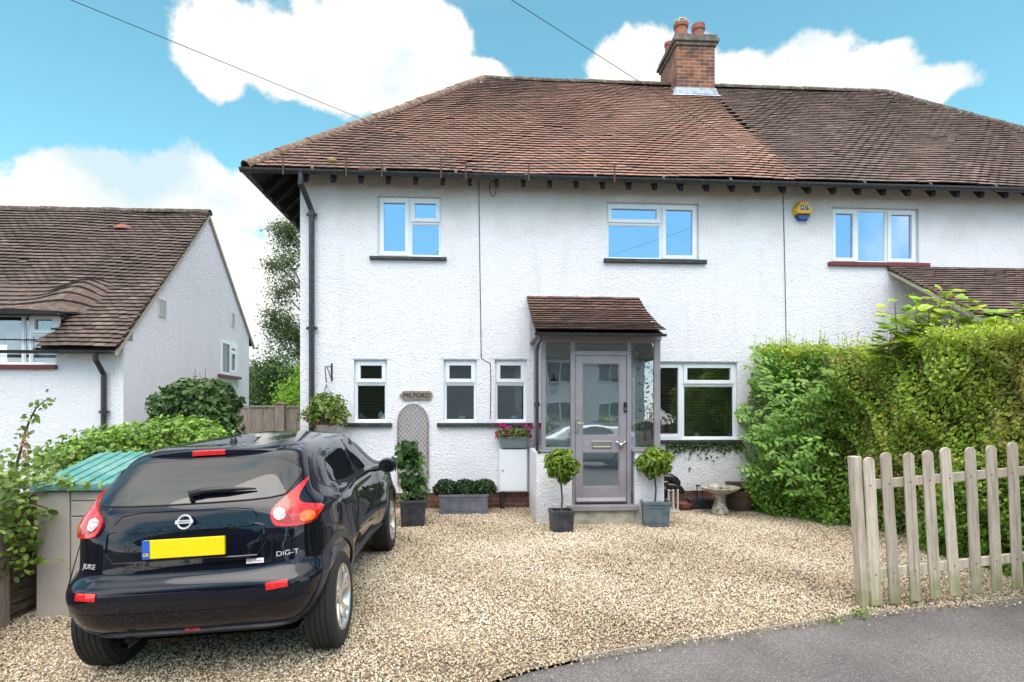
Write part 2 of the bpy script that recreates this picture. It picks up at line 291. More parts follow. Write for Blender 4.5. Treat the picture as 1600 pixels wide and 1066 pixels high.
# ------------------------------------------------------------------ mesh helpers
class MB:
    def __init__(s): s.v = []; s.f = []
    def add(s, vs, fs):
        o = len(s.v); s.v += [tuple(v) for v in vs]; s.f += [tuple(o+i for i in f) for f in fs]; return s
    def box(s, x0, x1, y0, y1, z0, z1, M=None):
        vs = [Vector(p) for p in ((x0,y0,z0),(x1,y0,z0),(x1,y1,z0),(x0,y1,z0),(x0,y0,z1),(x1,y0,z1),(x1,y1,z1),(x0,y1,z1))]
        if M: vs = [M @ v for v in vs]
        return s.add(vs, [(3,2,1,0),(4,5,6,7),(0,1,5,4),(1,2,6,5),(2,3,7,6),(3,0,4,7)])
    def prism(s, poly, a, b, axis='y', M=None):
        def P(p, q): return {'y': (p[0], q, p[1]), 'x': (q, p[0], p[1]), 'z': (p[0], p[1], q)}[axis]
        n = len(poly); vs = [Vector(P(p, a)) for p in poly]+[Vector(P(p, b)) for p in poly]
        if M: vs = [M @ v for v in vs]
        return s.add(vs, [tuple(range(n-1, -1, -1)), tuple(range(n, 2*n))]+[(i, (i+1) % n, n+(i+1) % n, n+i) for i in range(n)])
    def tube(s, pts, r, k=8, cap=True):
        pts = [Vector(p) for p in pts]; rs = r if isinstance(r, (list, tuple)) else [r]*len(pts); rings = []; up = None
        for i, p in enumerate(pts):
            d = (pts[min(i+1, len(pts)-1)]-pts[max(i-1, 0)]).normalized()
            if up is None: up = d.orthogonal().normalized()
            a = (up-d*up.dot(d)); a = a.normalized() if a.length > 1e-4 else d.orthogonal().normalized(); up = a; b = d.cross(a)
            rings.append([p+a*math.cos(2*PI*j/k)*rs[i]+b*math.sin(2*PI*j/k)*rs[i] for j in range(k)])
        o = len(s.v); s.v += [tuple(q) for rg in rings for q in rg]
        for i in range(len(pts)-1):
            for j in range(k): s.f.append((o+i*k+j, o+i*k+(j+1) % k, o+(i+1)*k+(j+1) % k, o+(i+1)*k+j))
        if cap: s.f.append(tuple(o+j for j in range(k-1, -1, -1))); s.f.append(tuple(o+(len(pts)-1)*k+j for j in range(k)))
        return s
    def lathe(s, prof, k=24, M=None, axis='z', sx=1, sy=1):
        vs = []
        for (r, h) in prof:
            for j in range(k):
                a = 2*PI*j/k; c, q = r*math.cos(a)*sx, r*math.sin(a)*sy
                vs.append(Vector((c, q, h)) if axis == 'z' else (Vector((h, c, q)) if axis == 'x' else Vector((c, h, q))))
        if M: vs = [M @ v for v in vs]
        n = len(prof); fs = [(i*k+j, i*k+(j+1) % k, (i+1)*k+(j+1) % k, (i+1)*k+j) for i in range(n-1) for j in range(k)]
        return s.add(vs, fs)
    def ball(s, c, r, k=10, sq=(1,1,1)):
        pr = [(math.sin(PI*i/6)*r+1e-4, -math.cos(PI*i/6)*r) for i in range(7)]
        return s.lathe(pr, k, Matrix.Translation(c) @ Matrix.Diagonal((*sq, 1)))
    def build(s, name, m, parent=None, smooth=False, bevel=0, seg=2):
        me = bpy.data.meshes.new(name); me.from_pydata(s.v, [], s.f); me.update()
        b = bmesh.new(); b.from_mesh(me); bmesh.ops.recalc_face_normals(b, faces=b.faces); b.to_mesh(me); b.free()
        o = bpy.data.objects.new(name, me); COL.objects.link(o); me.materials.append(MAT[m] if isinstance(m, str) else m)
        if parent: o.parent = parent
        if smooth: me.polygons.foreach_set('use_smooth', [True]*len(me.polygons))
        if bevel:
            bv = o.modifiers.new('bevel', 'BEVEL'); bv.width = bevel; bv.segments = seg; bv.limit_method = 'ANGLE'; bv.angle_limit = R(40)
        return o
def tag(o, label=None, cat=None, group=None, kind=None):
    if label: o['label'] = label
    if cat: o['category'] = cat
    if group: o['group'] = group
    if kind: o['kind'] = kind
    return o
def empty(name, loc=(0,0,0), label=None, cat=None, group=None, rz=0):
    o = bpy.data.objects.new(name, None); COL.objects.link(o); o.location = loc; o.rotation_euler = (0, 0, rz); o.empty_display_size = .1
    return tag(o, label, cat, group)
def smooth_angle(o, ang=40):
    me = o.data
    me.polygons.foreach_set('use_smooth', [True]*len(me.polygons))
    try: me.set_sharp_from_angle(angle=R(ang))
    except Exception: pass
def inst(name, tv, tf, Rm, T, rnd, m, parent=None, smooth=False, mask=None):
    """tv (n,3) template, tf list of faces of equal size, Rm (N,3,3), T (N,3) -> one mesh with a per-instance 'rnd' value"""
    tv = np.asarray(tv, float); tf = np.asarray(tf, int); n = len(tv); Ni = len(T)
    V = np.einsum('nij,kj->nki', Rm, tv)+T[:, None, :]
    F = (tf[None]+(np.arange(Ni)*n)[:, None, None]).reshape(-1, tf.shape[1])
    me = bpy.data.meshes.new(name); me.vertices.add(Ni*n); me.vertices.foreach_set('co', V.reshape(-1).astype('f'))
    k = tf.shape[1]; me.loops.add(len(F)*k); me.loops.foreach_set('vertex_index', F.reshape(-1).astype('i'))
    me.polygons.add(len(F)); me.polygons.foreach_set('loop_start', (np.arange(len(F))*k).astype('i'))
    me.update(calc_edges=True)
    a = me.attributes.new('rnd', 'FLOAT', 'POINT'); rv = np.repeat(rnd, n); rv = rv if mask is None else rv*np.tile(np.asarray(mask, float), Ni); a.data.foreach_set('value', rv.astype('f'))
    if smooth: me.polygons.foreach_set('use_smooth', np.ones(len(F), bool))
    me.materials.append(MAT[m]); o = bpy.data.objects.new(name, me); COL.objects.link(o)
    if parent: o.parent = parent
    return o
LEAF_V = [(0,0,0),(.2,.22,.05),(.24,.6,.07),(0,1,0),(-.24,.6,.07),(-.2,.22,.05)]; LEAF_F = [(0,1,2,3),(0,3,4,5)]
def nrm(a): return a/np.maximum(np.linalg.norm(a, axis=1, keepdims=True), 1e-6)
def leaves(name, P, out, size, m, parent=None, spread=.9, droop=-.2, wide=1.0, rnd=None, jit=.35, up=.3):
    """leaf-shaped faces at P, normals roughly along out"""
    P = np.asarray(P); n_ = len(P)
    nn = nrm(np.asarray(out)*.8+rng.normal(size=(n_, 3))*spread*.6+np.array([0, 0, up]))
    d = rng.normal(size=(n_, 3))+np.array([0, 0, droop*2])+np.asarray(out)*.4; d = d-nn*(d*nn).sum(1)[:, None]; d = nrm(d); x = np.cross(d, nn)
    s_ = size*(1+rng.uniform(-jit, jit, n_))
    Rm = np.stack([x*(s_*wide)[:, None], d*s_[:, None], nn*s_[:, None]], axis=2)
    if rnd is None: rnd = np.clip(rng.normal(.45, .22, n_), 0, 1)
    return inst(name, LEAF_V, LEAF_F, Rm, P-d*(s_*.5)[:, None], rnd, m, parent)
def rand_dirs(n_): return nrm(rng.normal(size=(n_, 3)))
def text(name, body, size, m, parent, M, ext=.002, shear=0, align='CENTER', sx=1.0):
    cu = bpy.data.curves.new(name, 'FONT'); cu.body = body; cu.size = size; cu.extrude = ext; cu.align_x = align; cu.align_y = 'CENTER'; cu.shear = shear; cu.offset = 0
    o = bpy.data.objects.new('tmp', cu); COL.objects.link(o); dg = bpy.context.evaluated_depsgraph_get(); me = bpy.data.meshes.new_from_object(o.evaluated_get(dg))
    bpy.data.objects.remove(o); me.transform(M @ Matrix.Diagonal((sx, 1, 1, 1))); me.materials.clear(); me.materials.append(MAT[m]); q = bpy.data.objects.new(name, me); COL.objects.link(q)
    if parent: q.parent = parent
    return q
FRONT = Matrix.Rotation(PI/2, 4, 'X')          # text plane -> facing -Y

# ------------------------------------------------------------------ ground
WY = 8.95
B = [(-7, 1.0), (-3, 2.15)]+[tuple(atG(px, py)[:2]) for px, py in ((760,1066),(830,1045),(900,1030),(960,1018),(1130,993),(1350,958),(1470,948),(1600,936))]+[(9, 5.6)]
def sheet(poly, step, dz, name, m, kind='structure'):
    xs = [p[0] for p in poly]; ys = [p[1] for p in poly]; pts = [Vector(p) for p in poly]; n = len(poly)
    x = min(xs)+step*.31
    while x < max(xs):
        y = min(ys)+step*.27
        while y < max(ys): pts.append(Vector((x, y))); y += step
        x += step
    v, e, f, *_ = delaunay_2d_cdt(pts, [(i, (i+1) % n) for i in range(n)], [list(range(n))], 1, 1e-5)
    mb = MB(); mb.add([(p.x, p.y, g(p.x, p.y)+dz) for p in v], f); o = mb.build(name, m, smooth=True); return tag(o, kind=kind)
sheet([(-150,-100),(150,-100),(150,250),(-150,250)], 8, -.30, 'ground', 'earth')
gp = B+[(5.6, 9.2), (-4.9, 9.2), (-7, 6)]
sheet(gp, .35, -.005, 'gravel_bed', 'gravel bed')
sheet([(-60,-12),(60,-12),(60,5.6)]+[(9.2, 5.62)]+B[::-1]+[(-60, 1.0)], .9, -.022, 'road', 'asphalt')
sheet([(-60,9.0),(-4.95,9.1),(-7,6),(-7.02,1.02),(-60,1.1)], 1.5, -.05, 'neighbour_ground', 'earth')
sheet([(5.65,9.1),(9,5.65),(60,5.65),(60,9.0)], 1.5, -.05, 'side_garden_ground', 'earth')
Bx = np.array([b[0] for b in B]); By = np.array([b[1] for b in B])
def gvec(x, y):
    a = -.03*np.clip(8.95-y, 0, 9.5); return a+.035*np.minimum(0, np.maximum(x, -5)+.95)*np.clip((8.0-y)/2, 0, 1)
def scatter(n_, lo, hi, near, far, name, label, spill=0):
    x = rng.uniform(-5.2, 5.6, n_); y = rng.uniform(lo, hi, n_)
    yb = np.interp(x, Bx, By); keep = (y > yb+.01-(rng.exponential(.03, n_) if spill else 0)*np.where(x > 0, 1, 1))
    keep &= (np.abs(x/ y) < 1.02) | (y > 8); x = x[keep]; y = y[keep]
    n_ = len(x); s_ = (near+(far-near)*np.clip((y-2)/7, 0, 1))*rng.uniform(.55, 1.35, n_)
    h = .004*np.sin(x*5+1.3*np.sin(y*3))+.006*np.sin(y*4.1+x*2.2)
    z = gvec(x, y)+h+s_*.15+rng.uniform(0, .008, n_)
    c = np.array([(a, b, d) for a in (-.5, .5) for b in (-.5, .5) for d in (-.5, .5)])*.9
    tv = np.concatenate([c*np.array([.8,.8,.8]), np.array([(.62,0,0),(-.62,0,0),(0,.62,0),(0,-.62,0),(0,0,.62),(0,0,-.62)])])
    q = {'x+':(4,6,7,5,8),'x-':(0,1,3,2,9),'y+':(2,3,7,6,10),'y-':(0,4,5,1,11),'z+':(1,5,7,3,12),'z-':(0,2,6,4,13)}
    tf = [(a[i], a[(i+1) % 4], a[4]) for a in q.values() for i in range(4)]
    A = rand_dirs(n_); Bb = rand_dirs(n_); Bb = nrm(Bb-A*(A*Bb).sum(1)[:, None]); Cc = np.cross(A, Bb)
    sc = np.stack([s_*rng.uniform(.8, 1.3, n_), s_*rng.uniform(.6, 1, n_), s_*rng.uniform(.4, .75, n_)], 1)
    Rm = np.stack([A*sc[:, 0:1], Bb*sc[:, 1:2], Cc*sc[:, 2:3]], axis=2)
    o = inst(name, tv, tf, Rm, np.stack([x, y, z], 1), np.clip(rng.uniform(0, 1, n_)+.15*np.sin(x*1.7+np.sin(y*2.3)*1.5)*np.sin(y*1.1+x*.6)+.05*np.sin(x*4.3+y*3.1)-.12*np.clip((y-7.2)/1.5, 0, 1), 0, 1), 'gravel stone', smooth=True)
    return tag(o, label, 'gravel', kind='stuff')
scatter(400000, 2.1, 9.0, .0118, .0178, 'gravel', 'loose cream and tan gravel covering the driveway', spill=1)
# timber edging board between the gravel and the road
e = MB(); ep = [atG(px, py) for px, py in ((905,1030),(960,1019),(1050,1006),(1130,994),(1250,976),(1350,959),(1470,949),(1600,937),(1700,930))]
for a, b in zip(ep, ep[1:]):
    d = (b-a); t_ = Vector((-d.y, d.x, 0)).normalized()*.007
    e.add([a-t_-Vector((0,0,.05)), a+t_-Vector((0,0,.05)), a+t_+Vector((0,0,.017)), a-t_+Vector((0,0,.017)), b-t_-Vector((0,0,.05)), b+t_-Vector((0,0,.05)), b+t_+Vector((0,0,.017)), b-t_+Vector((0,0,.017))],
          [(0,1,2,3),(7,6,5,4),(0,4,5,1),(1,5,6,2),(2,6,7,3),(3,7,4,0)])
tag(e.build('edging_board', 'weathered wood'), 'thin weathered timber board edging the gravel beside the tarmac', 'edging board')

# ------------------------------------------------------------------ building helpers
def holed_wall(name, X0, X1, Z0, Z1, Y, th, holes, m, parent):
    xs = sorted({X0, X1, *[h[0] for h in holes], *[h[1] for h in holes]}); zs = sorted({Z0, Z1, *[h[2] for h in holes], *[h[3] for h in holes]})
    xs = [x for x in xs if X0 <= x <= X1]; zs = [z for z in zs if Z0 <= z <= Z1]
    mb = MB()
    def inh(x, z): return any(h[0] < x < h[1] and h[2] < z < h[3] for h in holes)
    for a, b in zip(xs, xs[1:]):
        for c, d in zip(zs, zs[1:]):
            if inh((a+b)/2, (c+d)/2): continue
            mb.add([(a,Y,c),(b,Y,c),(b,Y,d),(a,Y,d)], [(0,1,2,3)]); mb.add([(a,Y+th,c),(b,Y+th,c),(b,Y+th,d),(a,Y+th,d)], [(3,2,1,0)])
    for (a, b, c, d) in [(X0, X1, Z0, Z1)]+list(holes):
        for p, q in (((a,c),(b,c)),((b,c),(b,d)),((b,d),(a,d)),((a,d),(a,c))):
            mb.add([(p[0],Y,p[1]),(q[0],Y,q[1]),(q[0],Y+th,q[1]),(p[0],Y+th,p[1])], [(0,1,2,3)])
    me = bpy.data.meshes.new(name); me.from_pydata(mb.v, [], mb.f); me.materials.append(MAT[m]); o = bpy.data.objects.new(name, me); COL.objects.link(o); o.parent = parent
    return o
def R4(x0, y0, x1, y1, Y=WY):
    a = at(x0, y1, Y); b = at(x1, y0, Y); c = at(x0, y0, Y); d = at(x1, y1, Y); return [(a.x+c.x)/2, (b.x+d.x)/2, (a.z+d.z)/2, (b.z+c.z)/2]
def frame(mb, x0, x1, z0, z1, t, y0, y1):
    mb.box(x0, x0+t, y0, y1, z0, z1); mb.box(x1-t, x1, y0, y1, z0, z1); mb.box(x0+t, x1-t, y0, y1, z0, z0+t); mb.box(x0+t, x1-t, y0, y1, z1-t, z1)
WINS = []
def window(parent, rect, cells, sill, pane='glass downstairs', sillm='black sill', blind=False, curtain=False, Y=WY, rev=.055, label=None):
    """cells: (fx0, fx1, fz0, fz1, sash?) fractions of the opening"""
    X0, X1, Z0, Z1 = rect; mb = MB(); yf = Y+rev; frame(mb, X0, X1, Z0, Z1, .035, yf, yf+.06)
    Wd, Hh = X1-X0, Z1-Z0; panes = []
    for (a, b, c, d, sash) in cells:
        x0, x1, z0, z1 = X0+a*Wd, X0+b*Wd, Z0+c*Hh, Z0+d*Hh
        if a > 0: mb.box(x0-.016, x0+.016, yf+.002, yf+.058, z0 if c > 0 else Z0+.035, z1 if d < 1 else Z1-.035)
        if c > 0: mb.box(x0+.0161 if a > 0 else X0+.035, x1-.0161 if b < 1 else X1-.035, yf+.003, yf+.057, z0-.016, z0+.016)
        ix0 = x0+(.016 if a > 0 else .03); ix1 = x1-(.016 if b < 1 else .03); iz0 = z0+(.016 if c > 0 else .03); iz1 = z1-(.016 if d < 1 else .03)
        if sash: frame(mb, ix0, ix1, iz0, iz1, .058, yf-.016, yf+.04); k = .056
        else: k = .012; frame(mb, ix0, ix1, iz0, iz1, .016, yf+.012, yf+.03)
        panes.append((ix0+k, ix1-k, iz0+k, iz1-k))
    o = mb.build('window', 'upvc', parent, bevel=.004)
    if label: o['label'] = label
    for (a, b, c, d) in panes:
        p = MB(); p.box(a-.004, b+.004, yf+.022, yf+.026, c-.004, d+.004); p.build('pane', pane, o)
    sX0, sX1, sZ0, sZ1 = sill
    s_ = MB(); s_.box(sX0, sX1, Y-.055, Y+rev-.001, sZ0, sZ1); s_.build('sill', sillm, o, bevel=.006)
    ih = MB(); ih.box(X0-.02, X1+.02, yf+.062, Y+.245, Z0-.02, Z0+.008); ih.build('inner_sill', 'upvc', o)
    if blind:
        bl = MB(); z = Z1-.04
        while z > Z0+.05:
            bl.box(X0+.03, X1-.03, -.02, .02, -.0012, .0012, Matrix.Translation((0, yf+.11, z)) @ Matrix.Rotation(R(8), 4, 'X')); z -= .045
        for xx in (X0+.12, (X0+X1)/2, X1-.12): bl.box(xx-.002, xx+.002, yf+.088, yf+.090, Z0+.05, Z1-.03)
        bl.build('blind', 'blind', o)
    if curtain:
        c_ = MB(); n_ = 40; x0, x1 = curtain
        vs = [(X0+(x0+(x1-x0)*i/n_)*Wd, yf+.16+.02*math.sin(i*1.3), z) for z in (Z0+.01, Z1) for i in range(n_+1)]
        c_.add(vs, [(i, i+1, n_+2+i, n_+1+i) for i in range(n_)]); c_.build('curtain', 'curtain', o, smooth=True)
    return o
TILEF = [(1,3,7,5),(5,7,11,9),(0,1,5,4),(4,5,9,8),(2,6,7,3),(6,10,11,7)]
def tiles(name, m, O, U, V, umax, vmax, clip, parent, gauge=.105, tw=.165, sag=.012, bias=None, lift=1.0, trim=None):
    O, U, V = np.array(O, float), np.array(U, float), np.array(V, float); U /= np.linalg.norm(U); V /= np.linalg.norm(V); Nn = np.cross(U, V)
    us, vs = [], []; r = 0; v = 0
    while v < vmax:
        off = (r % 2)*tw/2; k = np.arange(-1, umax/tw+1)*tw+off
        us.append(k); vs.append(np.full(len(k), v)); v += gauge; r += 1
    u = np.concatenate(us); v = np.concatenate(vs); ok = clip(u+tw/2, v+gauge*.5); u, v = u[ok], v[ok]
    us_ = np.ones(len(u))
    if trim:
        a0 = np.maximum(u, trim[0]); a1 = np.minimum(u+tw, trim[1]); k_ = (a1-a0) > .02; u, v, us_ = a0[k_], v[k_], ((a1-a0)/tw)[k_]
    n_ = len(u)
    v = v+rng.normal(0, .004, n_); slip = rng.random(n_) < .006; v = v-slip*rng.uniform(.01, .05, n_)
    # template: x across, y up the slope, z out
    th = .018; l_ = gauge*1.75; w_ = tw*.975
    tv = np.array([(x, y, z) for y in (0, l_*.5, l_) for x in (0, w_) for z in (0, th)]); tv[:, 2] += (.042*lift*(1-tv[:, 1]/l_))+.004*np.sin(tv[:, 1]/l_*PI)
    tv = np.concatenate([tv, tv[:4]]); tmask = np.array([1]*12+[0]*4)     # butt faces painted dark: shade under each course, put into the colour
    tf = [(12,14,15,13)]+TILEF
    w1 = sag*(np.sin(u*1.1+v*.7)+.7*np.sin(u*2.7-v*1.9+1))
    a = rng.normal(0, .008, n_); tilt = rng.normal(0, .008, n_)
    Ux = U[None]+Nn[None]*a[:, None]; Vy = V[None]+Nn[None]*(tilt)[:, None]+U[None]*rng.normal(0, .008, n_)[:, None]
    Rm = np.stack([Ux*us_[:, None], Vy, np.repeat(Nn[None], n_, 0)], axis=2)
    T = O[None]+U[None]*u[:, None]+V[None]*v[:, None]+Nn[None]*(w1+.006)[:, None]
    rn = rng.normal(.5, .13, n_)+.10*(rng.random(n_) < .06)-.2*(rng.random(n_) < .04)
    if bias is not None: rn = rn+bias(u, v)
    return inst(name, tv, tf, Rm, T, np.clip(rn, .1, 1), m, parent, mask=tmask)
def ridge(name, m, a, b, r, parent, seg=.3):
    a, b = Vector(a), Vector(b); d = b-a; n_ = max(2, int(d.length/seg)); d.normalize(); x = d.cross(Vector((0,0,1))).normalized(); y = x.cross(d).normalized(); mb = MB(); k = 9
    L_ = (b-a).length/n_
    for i in range(n_):
        p = a+d*(L_*i); q = p+d*(L_*1.0); dz = random.uniform(-.006, .008); vs = []
        for (c, rr) in ((p, r*1.07), (q, r)):
            for R_ in (rr, rr-.016):
                for j in range(k+1):
                    t = PI*(j/k)*1.1-PI*.05; vs.append(c+x*math.cos(t)*R_+y*(math.sin(t)*R_*.85+dz))
        K = k+1; fs = []
        for j in range(k):
            fs += [(j, j+1, 2*K+j+1, 2*K+j), (K+j+1, K+j, 3*K+j, 3*K+j+1), (j, K+j, K+j+1, j+1), (2*K+j, 2*K+j+1, 3*K+j+1, 3*K+j)]
        fs += [(0, 2*K, 3*K, K), (k, K+k, 3*K+k, 2*K+k)]; mb.add(vs, fs)
    return mb.build(name, m, parent, smooth=False)
def gutter(name, a, b, r, parent, m='black pipe'):
    a, b = Vector(a), Vector(b); d = (b-a).normalized(); x = d.cross(Vector((0,0,1))).normalized(); mb = MB(); k = 8; vs = []
    for c in (a, b):
        for R_ in (r, r-.006):
            for j in range(k+1):
                t = PI+PI*j/k; vs.append(c+x*math.cos(t)*R_+Vector((0,0,math.sin(t)*R_)))
    K = k+1; fs = []
    for j in range(k): fs += [(j, j+1, 2*K+j+1, 2*K+j), (K+j+1, K+j, 3*K+j, 3*K+j+1), (j, K+j, K+j+1, j+1), (2*K+j, 2*K+j+1, 3*K+j+1, 3*K+j)]
    fs += [(0, 2*K, 3*K, K), (k, K+k, 3*K+k, 2*K+k)]; mb.add(vs, fs)
    n_ = int((b-a).length/1.0)
    for i in range(1, n_):
        p = a+(b-a)*(i/n_); mb.tube([p-d*.02+Vector((0,0,-.004)), p+d*.02+Vector((0,0,-.004))], r*1.04, 10)
    return mb.build(name, m, parent)

# ------------------------------------------------------------------ the two halves of the white house
XL = at(469, 400, WY).x; XP = at(1224, 400, WY).x; XR = 11.45; OV = .68; OVF = .32; RUN = 3.5; D = 2*(RUN-OVF); EZ = 5.04
YE = WY-OVF; YR = YE+RUN; RZ = at(752, 128, YR).z
XRL = XL-OV+RUN; XRR = at(1380, 150, YR).x; XER = XRR+RUN
CHX0, CHX1 = at(1057, 100, YR-.42).x, at(1117, 100, YR-.42).x
H = empty('house', (0, 0, 0), 'white left half of the pair of houses, with grey glazed porch and red tiled roof', 'house')
H2 = empty('house', (0, 0, 0), 'white right half of the pair of houses, with darker brown roof and red sill', 'house')
holes = {}
rA = R4(590, 307, 690, 401); rB = R4(948, 317, 1092, 406); rC = R4(1300, 325, 1436, 411)
r1 = R4(553, 562, 605, 660); r2 = R4(693, 562, 745, 660); r3 = R4(773, 562, 823, 660); r4 = R4(1012, 566, 1152, 687)
PX0, PX1 = at(893, 700, WY).x, at(985, 700, WY).x
door_hole = (PX0-.05, PX1+.25, .1, 2.25)
PZ = at(600, 771, WY).z
holed_wall('front_wall', XL, XP, PZ, 5.28, WY, .25, [rA, rB, r1, r2, r3, r4, door_hole], 'roughcast', H)
holed_wall('front_wall', XP+.002, XR, PZ, 5.28, WY, .25, [rC], 'roughcast', H2)
s_ = MB(); s_.box(XL, XL+.25, WY+.251, WY+D, PZ, 5.28); s_.build('side_wall', 'roughcast', H)
s_ = MB(); s_.box(XL+.251, XP, WY+D-.25, WY+D, PZ, 5.28); s_.build('rear_wall', 'roughcast', H)
s_ = MB(); s_.box(XP-.1, XP-.0, WY+.252, WY+D-.252, PZ, 5.3); s_.box(XL+.252, XP-.101, WY+.252, WY+D-.252, 2.45, 2.6); s_.box(XL+.252, XP-.101, WY+.252, WY+D-.252, .02, .1); s_.box(XL+.252, XP-.101, WY+.252, WY+D-.252, 5.1, 5.2)
s_.box(.6, .7, WY+.253, WY+D-.253, .101, 2.449); s_.box(XL+.253, XP-.102, WY+2.9, WY+3.0, .101, 2.449); s_.box(XL+.253, XP-.102, WY+2.9, WY+3.0, 2.601, 5.099)
s_.build('inner_wall', 'room', H)
s_ = MB(); s_.box(XR-.25, XR, WY+.251, WY+D, PZ, 5.28); s_.box(XP+.002, XR-.251, WY+D-.25, WY+D, PZ, 5.28); s_.build('rear_wall', 'roughcast', H2)
s_ = MB(); s_.box(XP+.01, XR-.26, WY+2.5, WY+2.6, PZ, 5.3); s_.box(XP+.01, XR-.26, WY+.252, WY+2.49, 5.1, 5.2); s_.box(XP+.01, XR-.26, WY+.252, WY+2.49, 2.45, 2.6); s_.build('inner_wall', 'room', H2)
for hh, a, b in ((H, XL+.02, XP), (H2, XP+.002, XR-.02)):
    s_ = MB(); s_.box(a, b, WY+.02, WY+.3, -.3, PZ-.0005); s_.build('brick_plinth', 'plinth brick', hh)
s_ = MB(); s_.box(XL+.02, XL+.3, WY+.301, WY+D-.02, -.3, PZ-.001); s_.build('brick_plinth', 'plinth brick', H)
# smooth raised render bands over the openings (flat lintel panels)
for r_, up in ((rA, .13), (rB, .13), (r1, .19), (r2, .19), (r3, .19), (r4, .19)):
    lt = MB(); lt.box(r_[0]-.05, r_[1]+.05, WY-.007, WY-.0005, r_[3]+.012, r_[3]+up); lt.build('lintel', 'roughcast', H)
lt = MB(); lt.box(rC[0]-.05, rC[1]+.05, WY-.007, WY-.0005, rC[3]+.012, rC[3]+.14); lt.build('lintel', 'roughcast', H2)
window(H, rA, [(0,.5,0,1,True),(.5,1,0,.58,False),(.5,1,.58,1,True)], R4(578,402,698,407), 'glass upstairs')
window(H, rB, [(0,.6,.64,1,True),(0,.6,0,.64,False),(.6,1,0,1,True)], R4(943,406,1103,412), 'glass upstairs')
window(H2, rC, [(0,.31,0,1,True),(.31,.65,0,1,False),(.65,1,0,1,True)], R4(1293,411,1450,417), 'glass upstairs', 'red sill', curtain=(.72,.95))
window(H, r1, [(0,1,.62,1,True),(0,1,0,.62,False)], R4(538,661,613,667), blind=True)
window(H, r2, [(0,1,.62,1,True),(0,1,0,.62,False)], R4(683,661,758,667)); 
window(H, r3, [(0,1,.62,1,True),(0,1,0,.62,False)], R4(758.3,661,832,667))
window(H, r4, [(0,.4,0,1,True),(.4,1,.71,1,True),(.4,1,0,.71,False)], R4(1022,687.5,1158,693), blind=True)

# roofs
def roofbase(name, pts, fs, parent): mb = MB(); mb.add(pts, fs); return mb.build(name, 'felt and butt shade', parent)
SL = Vector((0, RUN, RZ-EZ)); SLn = SL.length
c0 = (XL-OV, YE, EZ); c1 = (XP, YE, EZ); c2 = (XP, YR, RZ-.0); c3 = (XRL, YR, RZ); cb = (XL-OV, YE+2*RUN, EZ); cc = (XP, YE+2*RUN, EZ)
rf = roofbase('roof', [c0,c1,c2,c3,cb,cc], [(0,1,2,3),(0,3,4),(3,2,5,4)], H)
d0 = (XER, YE, EZ); d1 = (XRR, YR, RZ); d2 = (XER, YE+2*RUN, EZ)
rf2 = roofbase('roof', [c1,d0,d1,c2,d2,cc], [(0,1,2,3),(1,4,2),(3,2,4,5)], H2)
def bias1(u, v):
    X = XL-OV+u
    return -.22*np.clip((1.6-X)/2, 0, 1)+.12*np.sin(X*1.3+v)+np.where(v < .5, -.1, 0)-np.where(v > SLn-.9, .2, 0)+.1*(X > 2)
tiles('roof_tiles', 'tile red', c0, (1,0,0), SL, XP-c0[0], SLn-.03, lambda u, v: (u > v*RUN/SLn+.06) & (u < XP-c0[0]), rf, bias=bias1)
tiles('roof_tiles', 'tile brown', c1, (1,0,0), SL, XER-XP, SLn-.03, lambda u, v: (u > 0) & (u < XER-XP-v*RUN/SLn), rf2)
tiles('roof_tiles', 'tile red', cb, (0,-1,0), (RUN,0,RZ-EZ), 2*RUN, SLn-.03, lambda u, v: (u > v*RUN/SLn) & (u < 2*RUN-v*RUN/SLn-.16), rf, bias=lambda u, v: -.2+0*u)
dz = Vector((0, 0, .03))
ridge('hip_tiles', 'lichen tile', Vector(c0)+dz, Vector(c3)+dz, .115, rf); ridge('ridge_tiles', 'ridge dark', Vector(c3)+dz, Vector(c2)+dz, .1, rf)
ridge('ridge_tiles', 'ridge dark', Vector(c2)+dz, Vector(d1)+dz, .1, rf2); ridge('hip_tiles', 'ridge dark', Vector(d0)+dz, Vector(d1)+dz, .11, rf2)
# eaves: soffit boards, rafter feet, fascia, gutters
sl_ = (RZ-EZ)/RUN
def under(d): return EZ+sl_*d-.03
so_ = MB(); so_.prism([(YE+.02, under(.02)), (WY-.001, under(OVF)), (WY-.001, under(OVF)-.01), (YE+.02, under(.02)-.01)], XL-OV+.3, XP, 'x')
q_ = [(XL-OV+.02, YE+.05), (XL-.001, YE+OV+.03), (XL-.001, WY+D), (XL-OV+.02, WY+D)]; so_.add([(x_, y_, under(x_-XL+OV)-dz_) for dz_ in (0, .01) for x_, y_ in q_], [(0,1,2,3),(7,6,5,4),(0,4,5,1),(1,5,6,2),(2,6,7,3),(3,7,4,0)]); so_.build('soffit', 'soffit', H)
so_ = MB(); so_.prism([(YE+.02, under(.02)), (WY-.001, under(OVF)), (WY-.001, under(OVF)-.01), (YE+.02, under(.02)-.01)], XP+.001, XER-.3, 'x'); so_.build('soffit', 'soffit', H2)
gz = EZ+.005
gutter('gutter', (XL-OV-.07, YE-.03, gz), (XP, YE-.03, gz-.015), .058, H); gutter('gutter', (XP+.01, YE-.03, gz-.015), (XER, YE-.03, gz-.02), .058, H2)
gutter('gutter', (XL-OV-.03, YE-.03, gz), (XL-OV-.03, YE+2*RUN, gz), .058, H)
x = XL+.15; i = 0
while x < XER-.4:
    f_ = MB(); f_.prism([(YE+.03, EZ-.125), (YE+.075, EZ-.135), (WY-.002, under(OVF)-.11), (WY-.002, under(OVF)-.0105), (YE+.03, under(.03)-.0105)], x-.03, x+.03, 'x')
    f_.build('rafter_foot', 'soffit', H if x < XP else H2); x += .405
y = WY+.3
